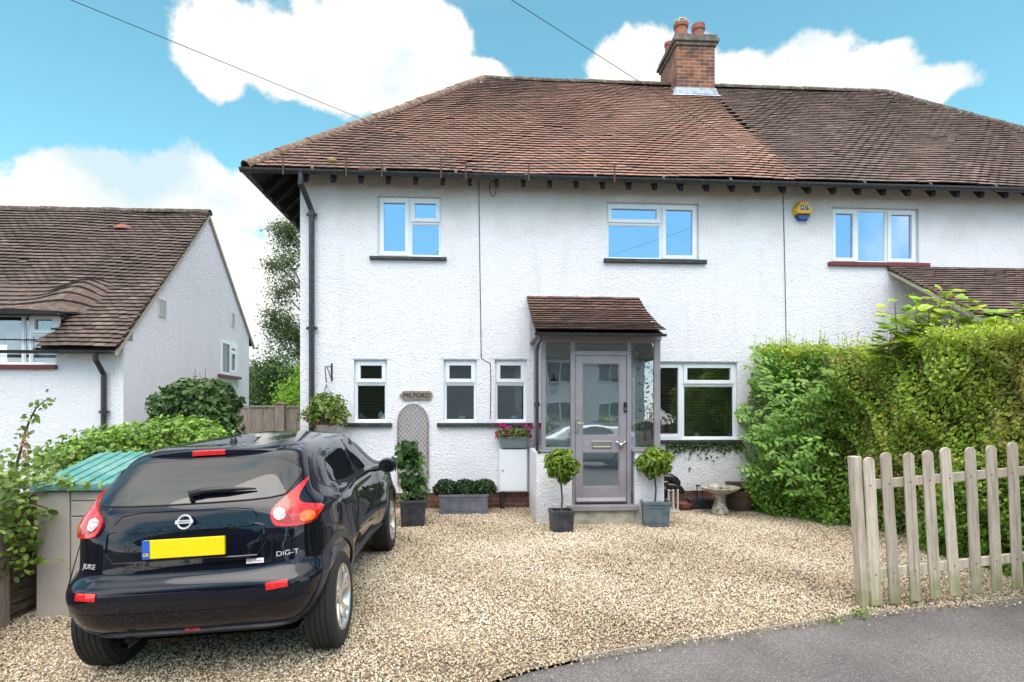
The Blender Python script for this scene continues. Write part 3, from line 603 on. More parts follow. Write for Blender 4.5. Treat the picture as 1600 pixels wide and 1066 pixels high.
while y < WY+D:
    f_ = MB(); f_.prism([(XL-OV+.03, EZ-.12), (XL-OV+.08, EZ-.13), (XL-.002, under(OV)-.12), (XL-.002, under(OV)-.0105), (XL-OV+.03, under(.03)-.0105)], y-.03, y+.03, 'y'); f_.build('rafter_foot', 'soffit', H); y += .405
# downpipe with swan neck and collars
def pipe(parent, pts, r, collars, name='downpipe', m='black pipe'):
    mb = MB(); mb.tube(pts, r, 12)
    for c in collars: mb.tube([c-Vector((0,0,.03)), c+Vector((0,0,.03))], r*1.22, 12); mb.box(c.x-r*1.9, c.x+r*1.9, c.y-.004, c.y+.03, c.z-.018, c.z+.018)
    return mb.build(name, m, parent, smooth=False)
a = at(471, 268, YE+.0); b1 = at(487, 330, WY-.06); xx = b1.x
pipe(H, [(a.x, YE-.03, EZ-.04), (a.x, YE-.03, EZ-.2), (a.x+.03, YE+.06, EZ-.3), (xx-.03, WY-.1, b1.z+.1), (xx, WY-.06, b1.z), (xx, WY-.06, 3.2), (xx, WY-.06, 0.0)], .042,
     [Vector((xx, WY-.06, b1.z-.05)), Vector((xx, WY-.06, at(487, 514, WY).z)), Vector((xx, WY-.06, .9))])
# chimney
ch = MB(); zb = RZ-1.0; zt = at(1090, 72, YR-.42).z; ch.box(CHX0, CHX1, YR-.42, YR+.62, zb, zt-.001); cho = ch.build('chimney', 'chimney brick', rf, bevel=.006)
ch = MB(); ch.box(CHX0-.035, CHX1+.035, YR-.455, YR+.655, zt, zt+.07); ch.box(CHX0-.075, CHX1+.075, YR-.495, YR+.695, zt+.071, zt+.14); ch.box(CHX0-.04, CHX1+.04, YR-.46, YR+.66, zt+.141, zt+.235)
cho2 = ch.build('chimney_cap', 'sooty brick', rf, bevel=.012)
fl = MB(); fl.prism([(CHX0-.10, -.07), (CHX1+.09, -.07), (CHX1+.02, .11), (CHX0-.02, .11)], YR-.455, YR-.425, 'y', Matrix.Translation((0, 0, at(1085, 146, YR-.44).z)) )
zf = at(1085, 146, YR-.44).z
fl.prism([(CHX0-.13, -.03), (CHX1+.11, -.03), (CHX1+.06, .06), (CHX0-.06, .06)], -.012, .01, 'y', Matrix.Translation((0, YR-.50, zf-.075)) @ Matrix.Rotation(R(-48), 4, 'X'))
for i in range(5): fl.box(CHX0-.022, CHX0-.003, YR-.42+i*.13, YR-.3+i*.13, zf-.02+i*.09, zf+.14+i*.06)
fl.build('flashing', 'lead', rf, bevel=.005)
for (px, r_, yo, hgt, cap) in ((1064, .135, -.24, .3, 1), (1091, .13, .08, .52, 0), (1046, .1, .42, .34, 0)):
    p = at(px, 50, YR+yo); z0 = zt+.236; pt = MB()
    pt.lathe([(r_*1.1, 0), (r_*1.02, hgt*.1), (r_*.94, hgt*.75), (r_*1.1, hgt*.8), (r_*1.12, hgt), (r_*.85, hgt), (r_*.8, hgt*.3), (.001, hgt*.3)], 20, Matrix.Translation((p.x, p.y, z0)))
    q = pt.build('chimney_pot', 'terracotta', rf, smooth=False)
    if cap:
        pt = MB(); pt.lathe([(r_*1.14, 0), (r_*1.16, .06), (r_*1.0, .085), (.001, .1)], 20, Matrix.Translation((p.x, p.y, z0+hgt+.001))); pt.build('chimney_cowl', 'stone', rf)
# little iron brackets standing on the eaves tiles
for px in (447, 544, 599, 690, 728, 825, 957):
    p = at(px, 258, YE+.03); f_ = MB(); f_.box(p.x-.011, p.x+.011, YE-.105, YE-.095, EZ-.10, EZ+.17); f_.box(p.x-.011, p.x+.011, YE-.0945, YE-.03, EZ+.012, EZ+.022); f_.build('eaves_bracket', 'rust', H)
lt = MB(); p = at(574, 266, YE-.06); lt.box(-.13, .1, -.02, .12, -.006, .008, Matrix.Translation((p.x, YE-.07, EZ+.02)) @ Euler((R(25), R(6), R(-14))).to_matrix().to_4x4())
tag(lt.build('roof_tile', 'terracotta'), 'slipped orange clay tile lying in the front gutter', 'roof tile')
mo = MB(); p = at(519, 252, YE+.1); mo.ball(p, .06, 10, (1.4, .8, .6)); tag(mo.build('moss_clump', mat('moss', (.16,.15,.05), .95, col2=(.3,.28,.14), nscale=30, bump=.01, bscale=60), smooth=True), 'yellow green moss clump growing on the eaves tiles', 'moss')

# ------------------------------------------------------------------ porch (part of the left house)
PY = 7.86; PD = WY-PY
def PR(x0, y0, x1, y1, Y=PY): return R4(x0, y0, x1, y1, Y)
X0p = at(846, 600, PY).x; X1p = at(1032, 600, PY).x; ztb = at(940, 532, PY).z; zbm = at(940, 524, PY).z
zsl = at(870, 703, PY).z; zg = g(1, PY)
xd0, xd1 = at(894, 600, PY).x, at(983, 600, PY).x
XwL, XwR = at(838, 760, PY-.05).x, at(1038, 760, PY-.05).x
pw = MB(); pw.box(XwL, xd0-.01, PY-.05, PY+.1, zg-.15, zsl-.03); pw.box(XwL, XwL+.15, PY+.1001, WY-.001, zg-.15, zsl-.03); pw.build('porch_wall', 'roughcast', H, bevel=.012)
pw = MB(); pw.box(xd1+.07, XwR, PY-.05, PY+.1, zg-.15, zsl-.03); pw.box(XwR-.15, XwR, PY+.1001, WY-.001, zg-.15, zsl-.03); pw.build('porch_wall', 'roughcast', H, bevel=.012)
pf = MB(); P6 = .055
def post(x, w_, z0=zsl, y0=PY, d=.07): pf.box(x, x+w_, y0, y0+d, z0, ztb)
post(X0p, .06); post(X1p-.085, .085); zd0 = at(940, 789, PY).z
pf.box(xd0-.02, xd0+.04, PY-.003, PY+.067, zd0, ztb-.001); pf.box(xd1-.03, xd1+.03, PY-.003, PY+.067, zd0, ztb-.001)
pf.box(X0p-.01, X1p+.01, PY-.015, PY+.085, ztb, zbm)
zt1, zt2 = at(940, 555.5, PY).z, at(940, 548.5, PY).z; pf.box(xd0+.0401, xd1-.0301, PY, PY+.065, zt1, zt2)
pf.box(xd0+.0401, xd1-.0301, PY+.005, PY+.06, ztb-.03, ztb-.0005)
for (a, b) in ((X0p+.0601, xd0-.0201), (xd1+.0301, X1p-.0851)):
    pf.box(a, b, PY+.008, PY+.05, zsl, zsl+.03); pf.box(a, b, PY+.008, PY+.05, ztb-.03, ztb-.0005)
pf.box(X0p-.04, xd0-.0205, PY-.07, PY+.1, zsl-.03, zsl-.0005); pf.box(xd1+.0305, X1p+.03, PY-.07, PY+.1, zsl-.03, zsl-.0005)
for xs in (X0p, X1p-.06):
    pf.box(xs-.01, xs+.07, PY+.1001, WY-.002, zsl-.03, zsl-.0005); pf.box(xs, xs+.06, WY-.07, WY-.001, zsl, ztb); pf.box(xs+.005, xs+.055, PY+.0701, WY-.0701, ztb-.04, ztb-.0005); pf.box(xs, xs+.06, PY+.0855, WY-.001, ztb, zbm)
    pf.box(xs+.005, xs+.055, PY+.0701, WY-.0701, zsl, zsl+.03)
pfo = pf.build('porch_frame', 'porch paint', H, bevel=.004)
def pane(x0, x1, y0, y1, z0, z1, par, m='glass porch'): q = MB(); q.box(x0, x1, y0, y1, z0, z1); return q.build('pane', m, par)
pane(X0p+.058, xd0-.018, PY+.03, PY+.034, zsl+.028, ztb-.028, pfo); pane(xd1+.028, X1p-.083, PY+.03, PY+.034, zsl+.028, ztb-.028, pfo)
pane(xd0+.038, xd1-.028, PY+.03, PY+.034, zt2-.002, ztb-.028, pfo)
for xs in (X0p+.028, X1p-.032): pane(xs, xs+.004, PY+.068, WY-.068, zsl+.028, ztb-.038, pfo)
# door leaf
dx0, dx1, dz0, dz1 = xd0+.045, xd1-.035, at(940, 786, PY).z, zt1-.004
dr = MB(); Dw = dx1-dx0; st = at(908, 600, PY).x-at(897, 600, PY).x
zr1 = at(940, 568, PY).z; zr2 = at(940, 681, PY).z; zr3 = at(940, 707.5, PY).z; zr4 = at(940, 761, PY).z
y0, y1 = PY+.008, PY+.052
dr.box(dx0, dx0+st, y0, y1, dz0, dz1); dr.box(dx1-st, dx1, y0, y1, dz0, dz1); dr.box(dx0+st+.0001, dx1-st-.0001, y0+.001, y1-.001, zr1, dz1-.0005); dr.box(dx0+st+.0001, dx1-st-.0001, y0+.001, y1-.001, zr3, zr2); dr.box(dx0+st+.0001, dx1-st-.0001, y0+.001, y1-.001, dz0+.0005, zr4)
for (a, b) in ((zr2, zr1), (zr4, zr3)): frame(dr, dx0+st, dx1-st, a, b, .012, y0+.008, y1-.008)
dr.prism([(y0-.035, dz0+.03), (y0-.002, dz0+.075), (y0-.002, dz0+.02), (y0-.035, dz0+.02)], dx0+.01, dx1-.01, 'x')
dro = dr.build('door', 'porch paint', H, bevel=.004)
pane(dx0+st+.01, dx1-st-.01, PY+.028, PY+.032, zr2+.01, zr1-.01, dro); pane(dx0+st+.01, dx1-st-.01, PY+.028, PY+.032, zr4+.01, zr3-.01, dro)
q = PR(925, 689.5, 956, 700); lb = MB(); frame(lb, q[0], q[1], q[2], q[3], .017, y0-.012, y0-.0005); lb.box(q[0]+.017, q[1]-.017, y0-.007, y0-.0006, q[2]+.017, q[3]-.017); lb.build('letterbox', 'steel', dro, bevel=.002)
p = at(901.5, 665, PY); hd = MB(); hd.box(p.x-.02, p.x+.02, y0-.01, y0-.0005, p.z-.1, p.z+.1); hd.tube([(p.x, y0-.01, p.z+.03), (p.x, y0-.05, p.z+.03), (p.x+.1, y0-.055, p.z+.033)], .009, 8); hd.box(p.x-.006, p.x+.006, y0-.014, y0-.01, p.z-.05, p.z-.03); hd.build('door_handle', 'steel', dro, bevel=.003)
p = at(970, 694, PY); kn = MB(); kn.ball((p.x, y0-.03, p.z-.01), .036); kn.box(p.x-.012, p.x+.012, y0-.03, y0-.0005, p.z-.02, p.z+.0)
for s in (-1, 1): kn.prism([(p.x+s*.01, p.z+.01), (p.x+s*.075, p.z+.05), (p.x+s*.08, p.z+.03), (p.x+s*.05, p.z+.015), (p.x+s*.02, p.z-.012)], y0-.03, y0-.018, 'y')
kn.build('door_knob', 'steel', dro, smooth=True)
p = at(977, 636, PY); vb = MB(); vb.box(p.x-.024, p.x+.024, y0-.028, y0-.004, p.z-.07, p.z+.07); vo_ = vb.build('doorbell', 'black plastic', dro, bevel=.012, seg=3)
rg = MB(); rg.lathe([(.013,0),(.018,0),(.018,.003),(.013,.003)], 16, Matrix.Translation((p.x, y0-.031, p.z-.03)) @ Matrix.Rotation(PI/2, 4, 'X')); rg.build('doorbell_ring', 'steel', dro)
p = at(916, 694, PY); text('house_number', '5', .11, 'grey print', dro, Matrix.Translation((p.x, y0-.002, p.z)) @ FRONT)
q = PR(893, 788, 996, 796); sp_ = MB(); sp_.box(xd0-.08, xd1+.1, PY-.13, PY+.07, q[2], q[3]); sp_.build('threshold', 'porch paint', H, bevel=.006)
sp_ = MB(); sp_.box(xd0-.0095, xd1+.0695, PY-.08, PY+.3, zg-.15, q[2]-.001); sp_.build('porch_step', 'step', H, bevel=.012)
sp_ = MB(); sp_.box(XwL+.151, XwR-.151, PY+.3005, WY+.25, .04, q[2]-.0015); sp_.box(xd0+.0, xd1, PY+.1, PY+.30, q[2]+.0, q[2]+.01); sp_.build('porch_floor', 'step', H)
# inner door and wall lantern behind the porch glass
idr = MB(); idr.box(door_hole[0]+.02, door_hole[1]-.02, WY+.1, WY+.15, .1, 2.24); 
for zz0, zz1 in ((.3, .95), (1.1, 2.0)): frame(idr, door_hole[0]+.15, door_hole[1]-.15, zz0, zz1, .04, WY+.085, WY+.0995)
idr.build('inner_door', 'upvc', H, bevel=.004)
p = at(863, 590, WY-.1); ln = MB(); M = Matrix.Translation((p.x+.02, WY-.12, p.z-.15))
ln.lathe([(.03,-.12),(.05,-.1),(.075,.06),(.085,.07),(.03,.13),(.012,.15),(.001,.17)], 6, M); ln.tube([(p.x+.02, WY-.12, p.z+.0), (p.x+.02, WY-.09, p.z+.05), (p.x+.02, WY-.002, p.z-.08)], .009); tag(ln.build('wall_lantern', 'iron'), 'black lantern fixed to the white wall inside the glazed porch', 'lantern')
# porch roof
zr_t = at(915, 470, WY).z; zr_b = at(940, 521, PY-.22).z; ry0 = PY-.22; rx0 = at(838.6, 519, ry0).x; rx1 = at(1037, 519, ry0).x
bend = [(ry0, zr_b), (ry0+.35, zr_b+.14), (WY-.4, zr_t-.27), (WY-.002, zr_t)]
pr = MB(); 
for (a, b) in zip(bend, bend[1:]): pr.add([(rx0,a[0],a[1]),(rx1,a[0],a[1]),(rx1,b[0],b[1]),(rx0,b[0],b[1]),(rx0,a[0],a[1]-.035),(rx1,a[0],a[1]-.035),(rx1,b[0],b[1]-.035),(rx0,b[0],b[1]-.035)], [(0,1,2,3),(4,7,6,5),(0,4,5,1),(1,5,6,2),(2,6,7,3),(3,7,4,0)])
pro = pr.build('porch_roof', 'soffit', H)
for i, (a, b) in enumerate(zip(bend, bend[1:])):
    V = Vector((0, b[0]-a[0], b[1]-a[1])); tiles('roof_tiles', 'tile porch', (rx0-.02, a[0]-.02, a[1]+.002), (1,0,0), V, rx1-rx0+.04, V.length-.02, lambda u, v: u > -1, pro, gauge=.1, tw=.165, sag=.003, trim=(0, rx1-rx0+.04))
fl = MB(); fl.box(rx0-.02, rx1+.02, WY-.03, WY-.001, zr_t-.0, zr_t+.055); fl.box(rx0-.02, rx1+.02, WY-.1, WY-.031, zr_t-.005, zr_t+.012); fl.build('flashing', 'black sill', pro, bevel=.004)
sf = MB(); sf.box(rx0+.02, rx1-.02, ry0+.05, WY-.002, zbm+.001, zbm+.012); sf.build('soffit', 'porch paint', pro)
fs_ = MB(); fs_.prism([(ry0+.06, zbm+.013), (ry0+.1, zr_b-.0), (WY-.01, zr_t-.05), (WY-.01, zbm+.013)], rx0+.03, rx0+.05, 'x'); fs_.prism([(ry0+.06, zbm+.013), (ry0+.1, zr_b-.0), (WY-.01, zr_t-.05), (WY-.01, zbm+.013)], rx1-.05, rx1-.03, 'x'); fs_.build('porch_cheek', 'porch paint', pro)
gutter('porch_gutter', (rx0-.03, ry0-.01, zr_b+.0), (rx1+.03, ry0-.01, zr_b-.005), .035, H)
p = at(843, 560, PY-.05); pipe(H, [(p.x+.0, ry0-.01, zr_b-.03), (p.x, ry0+.0, zr_b-.09), (p.x-.03, PY-.02, zr_b-.16), (p.x-.03, PY-.02, zsl+.0), (p.x+.0, PY-.07, zsl-.03)], .022, [Vector((p.x-.03, PY-.02, 1.6))], 'porch_downpipe')
# ------------------------------------------------------------------ wall cables, alarm box, meter cupboard, sign, trellis
def cable(name, pts, r, label, cat='cable', m='wire', smoothn=0):
    mb = MB(); mb.tube(pts, r, 6); return tag(mb.build(name, m), label, cat)
p0, p1, p2, p3 = at(748, 282, WY-.004), at(750, 430, WY-.004), at(752, 560, WY-.004), at(756, 566, WY-.004)
cable('wall_cable', [p0, p1, p2, at(766, 568, WY-.004), at(767, 600, WY-.004), at(766, 655, WY-.004)], .006, 'thin cable clipped down the white wall left of the porch')
cable('wall_cable', [at(1223, 285, WY-.004), at(1226, 400, WY-.004), at(1229, 560, WY-.004)], .006, 'thin dark cable running down the joint between the two houses')
pts = [at(770, 283, WY-.03)+Vector((.05*math.sin(t*2*PI), 0, -.12+.12*math.cos(t*2*PI))) for t in np.linspace(0, 1, 14)]; cable('cable_loop', pts, .006, 'small loop of spare cable hanging below the eaves near the left window')
pts = [at(1256, 288, WY-.03)+Vector((.06*math.sin(t*2*PI), 0, -.04+.05*math.cos(t*2*PI))) for t in np.linspace(0, 1, 14)]; cable('cable_loop', pts, .005, 'small loop of spare cable hanging below the eaves above the alarm box')
# overhead telephone wires
def wire(a, b, sag, label):
    pts = [a.lerp(b, t)-Vector((0, 0, sag*4*t*(1-t))) for t in np.linspace(0, 1, 30)]; cable('telephone_wire', pts, .0026, label, 'wire')
wire(at(-60, -70, 3.2), Vector((at(770, 283, WY-.03).x, YE-.1, EZ+.0)), .0, 'telephone wire slanting from upper left down to the eaves')
wire(at(690, -70, 3.5), Vector((at(1240, 285, YE-.1).x, YE-.1, EZ+.0)), .0, 'telephone wire slanting over the ridge left of the chimney')
# alarm box
a = empty('alarm_box', at(1252, 331, WY), 'yellow and blue hexagonal burglar alarm box high on the white wall', 'alarm box')
sc = 1/ (FPX/ (WY+.3)); hexp = lambda k, dx=0: [(k*x*sc, k*y*sc) for x, y in ((-15,1),(-7,14.5),(8,14.5),(16,1),(8,-15),(-6,-15))]
def frus(poly, y0, y1, k, m, name, par, dx=0):
    mb = MB(); n_ = len(poly); cx = sum(p[0] for p in poly)/n_; cz = sum(p[1] for p in poly)/n_
    vs = [(p[0], y0, p[1]) for p in poly]+[(cx+(p[0]-cx)*k, y1, cz+(p[1]-cz)*k) for p in poly]
    mb.add(vs, [tuple(range(n_)), tuple(range(2*n_-1, n_-1, -1))]+[(i, (i+1) % n_, n_+(i+1) % n_, n_+i) for i in range(n_)]); return mb.build(name, m, par, bevel=.004)
up = [(x*sc, z*sc) for x, z in ((-16,0),(-7,15),(8,15),(16,0),(12.3,-7),(-12,-7))]; lo = [(x*sc, z*sc) for x, z in ((-12,-7.3),(12.3,-7.3),(8,-15),(-7,-15))]
frus(up, -.001, -.09, .82, 'alarm yellow', 'upper_cover', a); frus(lo, -.001, -.075, .82, 'alarm blue', 'lower_cover', a)
bx = MB(); bx.box(-.062, .072, -.094, -.091, .0, .075); bx.build('badge', 'navy print', a); text('lettering', 'ADT', .072, 'white paint', a, Matrix.Translation((.005, -.096, .038)) @ FRONT, shear=.25)
# meter cupboard
q = R4(780, 701, 823, 767); mc = MB(); mc.box(q[0], q[1], WY-.12, WY-.001, q[2], q[3]); mo_ = mc.build('meter_cupboard', 'meter box', bevel=.01); tag(mo_, 'plain white meter cupboard on the wall under the pink flowers', 'meter cupboard')
mc = MB(); mc.box(q[0]+.015, q[1]-.015, WY-.13, WY-.121, q[2]+.015, q[3]-.015); d_ = mc.build('door', 'meter box', mo_, bevel=.004); mc = MB(); mc.tube([(q[0]+.05, WY-.136, (q[2]+q[3])/2), (q[0]+.05, WY-.13, (q[2]+q[3])/2)], .012, 10); mc.build('lock', 'black plastic', mo_)
mc = MB(); xx = at(784.5, 780, WY-.06).x; mc.tube([(xx, WY-.06, q[2]), (xx, WY-.06, -.05)], .032, 10); mc.build('conduit', 'black pipe', mo_)
# name sign
p = at(650, 618, WY-.03); sg = empty('name_sign', p, 'weathered wooden house name sign with black letters above the trellis', 'sign')
poly = [(-.255,0),(-.22,.035),(-.2,.065),(-.05,.072),(.1,.066),(.215,.07),(.245,.04),(.25,-.005),(.23,-.045),(.2,-.07),(0,-.066),(-.15,-.072),(-.2,-.066),(-.225,-.03)]
mb = MB(); mb.prism(poly, 0, .025, 'y'); mb.build('board', 'sign wood', sg, bevel=.003); text('lettering', 'MILFORD', .098, 'black paint', sg, Matrix.Translation((.005,-.007,0)) @ FRONT, shear=.1)
# trellis
q = R4(622, 632, 669, 757); tr = empty('trellis', ((q[0]+q[1])/2, WY-.03, q[2]), 'arch topped brown lattice trellis fixed to the white wall', 'trellis')
w2 = (q[1]-q[0])/2; hh = q[3]-q[2]; arc = [(-w2*.98, 0)]+[(-w2, .2)]+[(w2*math.cos(PI-t), hh-w2*1.25+w2*1.25*math.sin(t)) for t in np.linspace(0, PI, 16)]+[(w2, .2), (w2*.98, 0)]
mb = MB(); mb.tube([(x_, 0, z_) for x_, z_ in arc]+[(-w2*.98, 0, 0)], .012, 6); mb.build('trellis_frame', 'sign wood', tr)
def inside(x_, z_):
    if z_ < 0 or abs(x_) > w2: return False
    zc = hh-w2*1.25
    return z_ < zc or (x_/w2)**2+((z_-zc)/(w2*1.25))**2 < 1
mb = MB()
for sgn in (1, -1):
    for c in np.arange(-3, 4, .075):
        P_ = [(t, c+sgn*t*1.25) for t in np.linspace(-w2, w2, 60)]; P_ = [pp for pp in P_ if inside(*pp)]
        if len(P_) > 2: mb.tube([(P_[0][0], -.004*sgn, P_[0][1]), (P_[-1][0], -.004*sgn, P_[-1][1])], .0055, 4)
mb.build('lattice', 'sign wood', tr)
# bracket for the hanging basket + basket
def basket():
    p = at(510, 645, WY-.3); z0 = p.z; e_ = empty('hanging_basket', (p.x, WY-.3, z0), 'hanging basket of green trailing fuchsia with red and purple flowers', 'hanging basket')
    mb = MB(); mb.lathe([(.01,-.15),(.1,-.12),(.16,-.05),(.18,.02),(.165,.02),(.01,.0)], 16); mb.build('basket', 'planter black', e_)
    mb = MB(); 
    for k in range(3): mb.tube([(.17*math.cos(k*2.1), .17*math.sin(k*2.1), .02), (0, 0, .42)], .004, 5)
    mb.build('chain', 'iron', e_)
    n_ = 1500; d = rand_dirs(n_); r_ = .19*rng.uniform(.4, 1.3, n_)**.6*(1+.3*np.sin(d[:, 0]*6+1)*np.cos(d[:, 2]*5)); P_ = d*r_[:, None]*np.array([1.45, 1.1, 1.1])+np.array([0, 0, .06]); P_[:, 2] -= .5*np.maximum(0, np.hypot(P_[:, 0], P_[:, 1])-.15)
    leaves('foliage', P_, d, .055, 'fuchsia leaf', e_, wide=1.1)
    n_ = 34; a_ = rng.uniform(0, 2*PI, n_); P_ = np.stack([np.cos(a_)*rng.uniform(.15, .33, n_), np.sin(a_)*rng.uniform(.1, .26, n_), rng.uniform(-.22, .05, n_)], 1)
    for q_ in P_: leaves('flower', q_+rng.normal(0, .012, (5, 3)), rand_dirs(5), .036, 'magenta petal', e_, wide=1.6)
    b_ = MB(); bx_ = at(518.5, 580, WY).x; zt_ = at(518, 573, WY).z; b_.box(bx_-.012, bx_+.012, WY-.012, WY-.001, zt_-.22, zt_+.05); b_.tube([(bx_, WY-.01, zt_), (bx_-.02, WY-.32, zt_-.03), (p.x, WY-.30, z0+.44)], .008, 6); b_.tube([(bx_, WY-.01, zt_-.2), (bx_-.02, WY-.2, zt_-.03)], .007, 6)
    tag(b_.build('basket_bracket', 'iron'), 'black iron bracket on the wall holding the hanging basket', 'bracket')
basket()
# flowers trough on the meter cupboard
def trough():
    q = R4(779, 685, 826, 700, WY-.08); e_ = empty('flower_trough', ((q[0]+q[1])/2, WY-.08, q[2]+.002), 'grey green plastic trough of bright pink flowers on the meter cupboard', 'flower trough')
    w_ = (q[1]-q[0])/2; h = q[3]-q[2]; mb = MB(); vs = [(-w_*.82,-.07,0),(w_*.82,-.07,0),(w_*.82,.07,0),(-w_*.82,.07,0),(-w_,-.1,h),(w_,-.1,h),(w_,.08,h),(-w_,.08,h)]
    mb.add(vs, [(3,2,1,0),(4,5,6,7),(0,1,5,4),(1,2,6,5),(2,3,7,6),(3,0,4,7)]); mb.box(-w_-.008, w_+.008, -.108, .088, h+.001, h+.018); mb.build('trough', 'planter grey', e_, bevel=.006)
    n_ = 420; P_ = np.stack([rng.uniform(-w_*1.1, w_*1.1, n_), rng.uniform(-.14, .1, n_), h+rng.uniform(0, .14, n_)], 1); leaves('foliage', P_, rand_dirs(n_), .05, 'fuchsia leaf', e_)
    n_ = 26; c = np.stack([rng.uniform(-w_*1.15, w_*1.2, n_), rng.uniform(-.16, .05, n_), h+rng.uniform(.02, .21, n_)], 1); 
    for q_ in c: leaves('flower', q_+rng.normal(0, .014, (12, 3)), rand_dirs(12), .035, 'pink petal', e_, wide=1.7)
trough()
# planters
def square_pot(e_, w_, h, m, taper=.86, lip=.02, soil=.04, wd=None):
    wd = wd or w_; mb = MB(); a_, b_ = w_/2, wd/2
    def ring(k, z): return [(-a_*k,-b_*k,z),(a_*k,-b_*k,z),(a_*k,b_*k,z),(-a_*k,b_*k,z)]
    lv = [ring(taper, 0), ring(.95, h-.04), ring(1, h-.04), ring(1, h)]
    vs = sum(lv, []); fs = [(3,2,1,0)]+[(i*4+j, i*4+(j+1) % 4, i*4+4+(j+1) % 4, i*4+4+j) for i in range(3) for j in range(4)]
    ix = a_-.025; iy = b_-.025; vs += [(-ix,-iy,h),(ix,-iy,h),(ix,iy,h),(-ix,iy,h),(-ix,-iy,h-soil),(ix,-iy,h-soil),(ix,iy,h-soil),(-ix,iy,h-soil)]
    fs += [(12+j, 12+(j+1) % 4, 16+(j+1) % 4, 16+j) for j in range(4)]+[(16+j, 16+(j+1) % 4, 20+(j+1) % 4, 20+j) for j in range(4)]+[(20,21,22,23)]
    mb.add(vs, fs); o = mb.build('pot', m, e_, bevel=.005)
    k_ = taper*.97; pn = MB(); z0_, z1_ = .05, h-.07     # raised frame on the front face, as on cast planters
    def fy(z): return -b_*(taper+(.95-taper)*z/(h-.04))-.004
    for (x0, x1, za, zb_) in ((-a_*.78, a_*.78, z0_, z0_+.012), (-a_*.78, a_*.78, z1_-.012, z1_), (-a_*.78, -a_*.78+.012, z0_+.0121, z1_-.0121), (a_*.78-.012, a_*.78, z0_+.0121, z1_-.0121)):
        pn.add([(x0,fy(za),za),(x1,fy(za),za),(x1,fy(zb_),zb_),(x0,fy(zb_),zb_),(x0,fy(za)+.008,za),(x1,fy(za)+.008,za),(x1,fy(zb_)+.008,zb_),(x0,fy(zb_)+.008,zb_)], [(0,1,2,3),(0,4,5,1),(1,5,6,2),(2,6,7,3),(3,7,4,0)])
    pn.build('moulding', m, o)
    mb = MB(); mb.box(-ix+.001, ix-.001, -iy+.001, iy-.001, h-soil-.01, h-soil+.005); mb.build('soil', 'soil', e_); return o
def bay(px, pyb, pw, m, label, h, rz, topy, crx, cry, Y=None):
    b_ = atG(px, pyb); e_ = empty('bay_tree_planter', b_, label, 'potted tree', rz=rz); s0 = FPX/b_.y; w_ = pw/s0; square_pot(e_, w_, h/s0, m)
    zt_ = (pyb-topy)/s0; mb = MB(); zc = zt_-cry/s0; mb.tube([(0,0,h/s0-.05),(.012,0,h/s0+.15),(-.01,0,zc-.15),(0,0,zc+.05)], [.014,.012,.011,.008], 8); mb.build('stem', 'bark', e_)
    rx, rz_ = crx/s0, cry/s0; n_ = 900; d = rand_dirs(n_); r_ = rng.uniform(.25, 1.08, n_)**.5*(1+.2*np.sin(d[:, 0]*5+px)*np.cos(d[:, 2]*4+1)); P_ = d*r_[:, None]*np.array([rx, rx, rz_])+np.array([0, 0, zc])
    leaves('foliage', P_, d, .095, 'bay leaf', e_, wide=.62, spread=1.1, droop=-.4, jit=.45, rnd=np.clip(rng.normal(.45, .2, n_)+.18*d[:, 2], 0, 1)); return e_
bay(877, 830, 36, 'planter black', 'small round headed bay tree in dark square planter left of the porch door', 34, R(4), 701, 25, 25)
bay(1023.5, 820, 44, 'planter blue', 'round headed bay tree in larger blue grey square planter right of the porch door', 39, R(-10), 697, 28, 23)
b_ = atG(646, 820); s0 = FPX/b_.y; e_ = empty('climber_planter', b_, 'dark square planter with leafy green climber at the trellis foot', 'potted plant', rz=R(3)); square_pot(e_, 40/s0, 40/s0, 'planter black')
n_ = 360; t = rng.uniform(0, 1, n_); P_ = np.stack([rng.normal(0, .12, n_)*(1-.45*t)-.04+.05*np.sin(t*5), rng.normal(0, .07, n_), .3+t*.82], 1); leaves('foliage', P_, nrm(np.stack([rng.normal(0, .6, n_), -np.ones(n_), np.full(n_, .4)], 1)), .115, 'climber leaf', e_, wide=1.15, droop=-.5)
n_ = 14; P_ = np.stack([rng.uniform(-.28, -.18, n_), rng.normal(0, .03, n_), rng.uniform(.75, .92, n_)], 1); leaves('side_shoot', P_, rand_dirs(n_), .085, 'climber leaf', e_)
mb = MB()
for k in range(5): mb.tube([(.03*(k-2), 0, .3), (.05*(k-2)+.02, .03, .7), (.02*(k-2), .05, 1.1)], .006, 5)
mb.tube([(0,0,.6),(-.15,0,.8),(-.26,0,.86)], .005, 5); mb.build('stem', 'bark', e_)
p = at(659, 710, WY-.1); mb = MB(); 
b_ = atG(723, 817); s0 = FPX/b_.y; e_ = empty('box_hedge_planter', (b_.x, WY-.3, g(b_.x, WY-.3)), 'long lead grey trough planter with three clipped box mounds against the brick', 'planter'); square_pot(e_, 84/s0, 33/s0, 'planter lead', taper=.95, wd=.32)
for k, cx in enumerate((-.27, .02, .30)):
    n_ = 2200; d = rand_dirs(n_); r_ = rng.uniform(.82, 1.05, n_)*(1+.06*np.sin(d[:, 0]*6+k)*np.cos(d[:, 2]*5)); P_ = d*r_[:, None]*np.array([.185, .15, .15])+np.array([cx, 0, 33/s0+.06]); P_ = P_[P_[:, 2] > 33/s0-.03]
    mb = MB(); mb.ball((cx, 0, 33/s0+.05), 1, 14, (.15, .135, .135)); mb.build('mound_core', 'dark mound', e_)
    leaves('clipped_mound', P_, nrm(P_-np.array([cx, 0, .3])), .03, 'box leaf', e_, wide=1.3, rnd=np.clip(rng.normal(.4+.25*(k == 2), .25, len(P_)), 0, 1))
